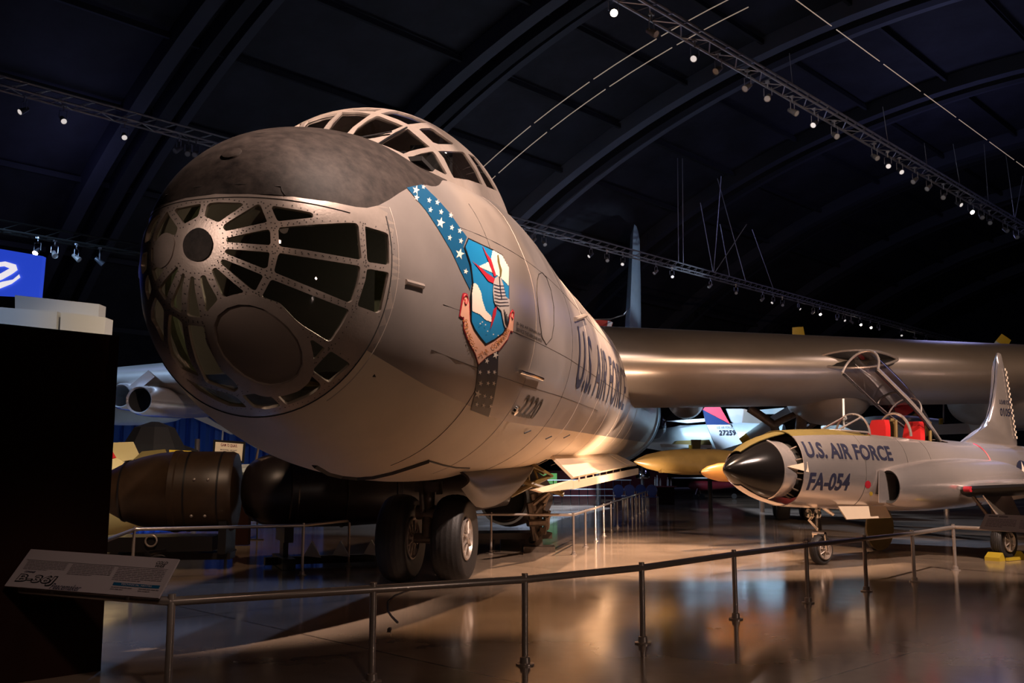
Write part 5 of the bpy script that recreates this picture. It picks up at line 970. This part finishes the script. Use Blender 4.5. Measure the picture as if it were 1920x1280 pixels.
mplate([(195, 830), (248, 828), (262, 858), (195, 872)], 19.3, 'missile', 'missile_fin'); mplate([(250, 861), (266, 846), (308, 842), (312, 852), (285, 866)], 19.0, 'olive', 'missile_fin'); mplate([(317, 843), (358, 845), (358, 858), (318, 857)], 19.2, 'yel', 'tail_block'); mplate([(197, 838), (204, 838), (216, 858), (209, 860)], 18.6, 'redseat', 'red_stripe'); MB().box(at_y(240, 930, 19.9), 1.4, .5, .9).build('missile_stand', 'black', B4, False)
root = thing('stage_drapery_mound', at_y(280, 840, 24) * 1.0, 'dark shapeless covered equipment in front of the blue curtain', 'equipment'); root.location.z = 0
MB().lathe(at_y(285, 900, 25), (0, 0, 1), [(-1.2, 1.1), (0.2, 1.05), (.9, .75), (1.35, .5), (1.5, .1)], 9).build('dark_cover', 'dark', root, False)
MB().lathe(at_y(330, 900, 25.6), (0, 0, 1), [(-1.2, .9), (0.2, .85), (.8, .55), (.95, .1)], 7).build('dark_cover', 'dark', root, False)
# ------------------------------------------------------------------ aircraft and displays in the background
def gx(px, Y, m, nm, root, th=.08): q = [at_y(x, y, Y) for x, y in px]; n = len(q); return MB().add(q + [p_ + Vector((0, th, 0)) for p_ in q], [tuple(range(n)), tuple(range(2 * n - 1, n - 1, -1))] + [(i, (i + 1) % n, n + (i + 1) % n, n + i) for i in range(n)]).build(nm, m, root, False)
R1 = thing('pale_transport_aircraft', (-11.5, 32, 0), 'pale blue aircraft nose and wing glimpsed behind the bomber engine pods', 'airplane')
MB().lathe(at_y(218, 752, 31), Vector((1, .25, -.09)), [(-1.2, .78), (.2, .76), (1.2, .66), (1.9, .45), (2.3, .2), (2.42, .01)], 40).build('fuselage', 'pale', R1)
gx([(322, 772), (352, 758), (400, 790), (440, 812), (432, 814), (360, 782)], 33, 'wht', 'wing', R1, .2); gx([(470, 823), (500, 836), (480, 840), (462, 830)], 33, 'pale', 'tailplane', R1, .1)
MB().tube([at_y(418, 806, 31), at_y(416, 832, 31)], .03, 6).build('probe', 'wht', R1)
MB().tube([(-10.5, 32.2, 0), (-10.5, 32.2, 2.6)], .09, 8).build('gear_leg', 'steel', R1)
R2 = thing('tail_marked_jet', (9.5, 37.5, 0), 'pale jet under the bomber wing with tail number 27259 and red and blue tail', 'airplane')
T = lambda px, m, nm, Y=36: gx(px, Y, m, nm, R2, .12)
T([(1318, 768), (1326, 758), (1350, 762), (1369, 795)], 'pinkp', 'tail_red_band'); T([(1318, 768), (1369, 796), (1325, 796)], 'bluet', 'tail_blue_band', 35.97); T([(1325, 796), (1369, 796), (1394, 830), (1345, 845)], 'tailw', 'tail_fin', 35.95)
tx = MB()
V, Fs = text_tris('27259', 1, 1, None, .02); lay(tx, V, Fs, lambda x, y: at_y(1348 + 31 * x, 815.5 - 9.5 * y, 35.9)); V, Fs = text_tris('U.S. AIR FORCE', 1, 1, None, .0); lay(tx, V, Fs, lambda x, y: at_y(1344 + 29 * x, 803 - 4 * y, 35.9)); tx.build('tail_lettering', 'navy', R2, False)
MB().lathe(at_y(1395, 822, 36.5), Vector((-1, .5, 0)), [(-1.5, .5), (0, .6), (2.5, .55), (4, .3), (4.6, .1)], 24).build('fuselage', 'pale', R2)
T([(1250, 789), (1322, 784), (1322, 790), (1290, 793)], 'tailw', 'tailplane', 37); T([(1236, 812), (1330, 810), (1334, 822), (1238, 824)], 'pale', 'wing', 38); T([(1240, 768), (1330, 768), (1316, 778), (1260, 780)], 'tan', 'flap', 30.5) if False else None
T([(1362, 766), (1392, 766), (1420, 782), (1424, 790), (1388, 804), (1372, 790)], 'tailw', 'second_fin', 39); T([(1424, 768), (1470, 764), (1470, 776), (1430, 776)], 'pale', 'engine_duct', 38); T([(1395, 766), (1418, 774), (1432, 790), (1405, 818), (1390, 812)], 'alu', 'wing_panel', 37.6)
MB().tube([(9.5, 37, 0), (9.5, 37, 2.2)], .1, 8).build('gear_leg', 'steel', R2)
R3 = thing('yellow_tipped_aircraft', (7.2, 36, 0), 'olive propeller aircraft with yellow blade tips behind the tan tip tank', 'airplane')
gx([(1296, 824), (1315, 824), (1313, 842), (1297, 842)], 34.5, 'olive', 'propeller_blade', R3); gx([(1292, 834), (1298, 834), (1298, 842), (1292, 842)], 34.4, 'yel', 'blade_tip', R3); gx([(1238, 832), (1335, 834), (1335, 840), (1240, 838)], 35, 'panelw', 'wing', R3); gx([(1270, 826), (1330, 824), (1335, 834), (1262, 834)], 36, 'olive', 'fuselage', R3, .6)
MB().tube([(7.2, 35.3, 0), (7.2, 35.3, 2.5)], .08, 8).build('gear_leg', 'black', R3)
R4 = thing('white_winged_aircraft', (17.3, 37, 0), 'white wing of a parked aircraft seen between the raised canopy and jet tail', 'airplane')
gx([(1730, 797), (1815, 793), (1823, 812), (1738, 815)], 36, 'wht', 'wing', R4, .25); gx([(1900, 803), (1960, 790), (1960, 806), (1901, 807)], 36, 'tailw', 'wing_tip', R4, .2); gx([(1762, 784), (1768, 784), (1768, 796), (1762, 796)], 36.4, 'yel', 'marker', R4); MB().tube([at_y(1769, 752, 36.5), at_y(1769, 792, 36.5)], .03, 5).build('mast', 'steel', R4)
MB().lathe(at_y(1700, 800, 37), Vector((-1, .1, 0)), [(-1.2, .3), (0, .45), (1.2, .42), (2.2, .3), (3.2, .05)], 24).build('fuselage', 'wht', R4); MB().tube([(16.5, 37, 0), (16.5, 37, 2.7)], .1, 8).build('gear_leg', 'steel', R4)
R5 = thing('red_tailed_aircraft', (6.2, 52, 0), 'red tail with pale edge rising behind the bomber back beside the tall fin', 'airplane')
gx([(1105, 598), (1145, 601), (1149, 606), (1140, 632), (1118, 640)], 44, 'redp', 'tail_tip', R5, .3); gx([(1140, 601), (1149, 604), (1139, 632), (1135, 632)], 43.9, 'tailw', 'tail_edge', R5, .1); gx([(1118, 622), (1141, 630), (1140, 720), (1105, 720)], 44.1, 'pale', 'tail_base', R5, .3)
MB().lathe(at_y(1120, 760, 44.4), (0, 1, 0), [(0, .3), (1, .9), (6, .9), (8, .2)], 20).build('fuselage', 'pale', R5); P = at_y(1120, 760, 46); MB().tube([(P.x, P.y, 0), P], .12, 8).build('gear_leg', 'steel', R5)
# museum furniture far back
def chair(loc):
    root = thing('chair', loc, 'x', 'chair', 'blue chairs in a row'); 
    MB().rings([[Vector(loc) + Vector((.24 * cos(a_) * k, .02 + dy, .72 + .26 * sin(a_) * k)) for a_ in [2 * pi * j / 16 for j in range(16)]] for dy, k in ((0, .01), (0, 1), (.04, 1), (.04, .01))], False).build('backrest', 'blueseat', root)
    MB().box(Vector(loc) + Vector((0, -.2, .45)), .44, .42, .04).build('seat', 'blueseat', root, False)
    for a_ in (-.2, .2):
        for b_ in (-.38, -.02): MB().tube([Vector(loc) + Vector((a_, b_, 0)), Vector(loc) + Vector((a_, b_, .44 if b_ < -.1 else .7))], .012, 5).build('leg', 'chrome', root)
    return root
c0_ = None
for i, x in enumerate((1160, 1181, 1202, 1223)):
    P = on_floor(x, 951); 
    r_ = chair(tuple(P)) if c0_ is None else copy_tree(c0_, P); c0_ = c0_ or r_
    r_['label'] = ['leftmost', 'second from left', 'third from left', 'rightmost'][i] + ' blue shell chair in the far row left of the brown pedestal'
ped = thing('pedestal', on_floor(1248, 946), 'dark red-brown display pedestal with small objects on top', 'pedestal'); P = on_floor(1248, 946)
MB().box(P + Vector((0, 0, .41)), .74, .6, .82).build('plinth', 'brown', ped, False); MB().box(P + Vector((0, 0, .84)), .95, .7, .05).build('plinth_top', 'maroon', ped, False)
jb = thing('silver_dome', on_floor(1205, 936), 'polished silver dome on a stand behind the blue chairs', 'exhibit'); P = on_floor(1205, 936)
MB().lathe(P + Vector((0, 0, 1.15)), (0, 0, 1), [(0, .42), (.2, .44), (.5, .36), (.68, .2), (.74, .01)], 24).build('dome', 'chrome', jb); MB().tube([P, P + Vector((0, 0, 1.18))], .1, 8).build('stand', 'steel', jb)
for i, (x, h) in enumerate(((1229, .42), (1233, .5), (1239, .35), (1253, .4), (1259, .3))):
    P2 = on_floor(1248, 946) + Vector(((x - 1248) / 1800 * 44, 0, .865)); tag(MB().lathe(P2, (0, 0, 1), [(0, .05), (h * .7, .045), (h * .8, .02), (h, .02)], 10).build('small_model', 'wht' if i % 2 else 'steel'), '%s small upright model from the left on the brown pedestal' % nth(i), 'model', 'models on the pedestal')
RP = thing('small_red_airplane', on_floor(1335, 935), 'small dark red propeller airplane with pale wing far behind the jet nose', 'airplane'); P = on_floor(1335, 935)
MB().lathe(P + Vector((-1.3, 0, .75)), Vector((1, .1, .02)), [(0, .12), (.2, .26), (.8, .3), (1.8, .24), (3.2, .08)], 20).build('fuselage', 'maroon', RP); MB().box(P + Vector((-.6, 0, 1.18)), 3.2, .9, .07).build('wing', 'wht', RP, False)
MB().tube([P + Vector((-1.0, -.3, .25)), P + Vector((-.8, -.1, .7)), P + Vector((-.6, .2, .25))], .03, 6).build('gear_leg', 'steel', RP)
for x in (-1.0, -.6, 1.2): MB().lathe(P + Vector((x, -.3, .16)), (0, 1, 0), [(0, .15), (.08, .15)], 14).build('tire', 'rubber', RP)
fw = MB(); fr = thing('glass_walkway_railing', on_floor(1090, 945), 'pale glass walkway railing with thin posts far behind the bomb bay doors', 'railing'); P = on_floor(1090, 946)
for i in range(14): MB().tube([P + Vector((-2.9 + .4 * i, 0, 0)), P + Vector((-2.9 + .4 * i, 0, 1.15))], .022, 6).build('post', 'chrome', fr)
MB().box(P + Vector((-.3, 0, 1.14)), 5.3, .06, .04).box(P + Vector((-.3, 0, .72)), 5.3, .04, .04).build('hand_rail', 'wht', fr, False); 
MB().box(P + Vector((-.3, .0, .42)), 5.3, .04, .03).build('lower_rail', 'wht', fr, False)
tag(MB().box(P + Vector((-1.6, .6, 1.2)), 1.0, .05, .5).build('green_notice', mat('green_notice_panel', (.10, .30, .05), .6), None, False), 'small bright green notice panel far behind the bomb hoist', 'notice')
wb = MB().box(on_floor(1120, 935) + Vector((0, 3, .8)), 9, .1, 1.6); tag(wb.build('maroon_screen', 'maroon', None, False), 'low maroon screen wall far behind the railing', 'screen wall')
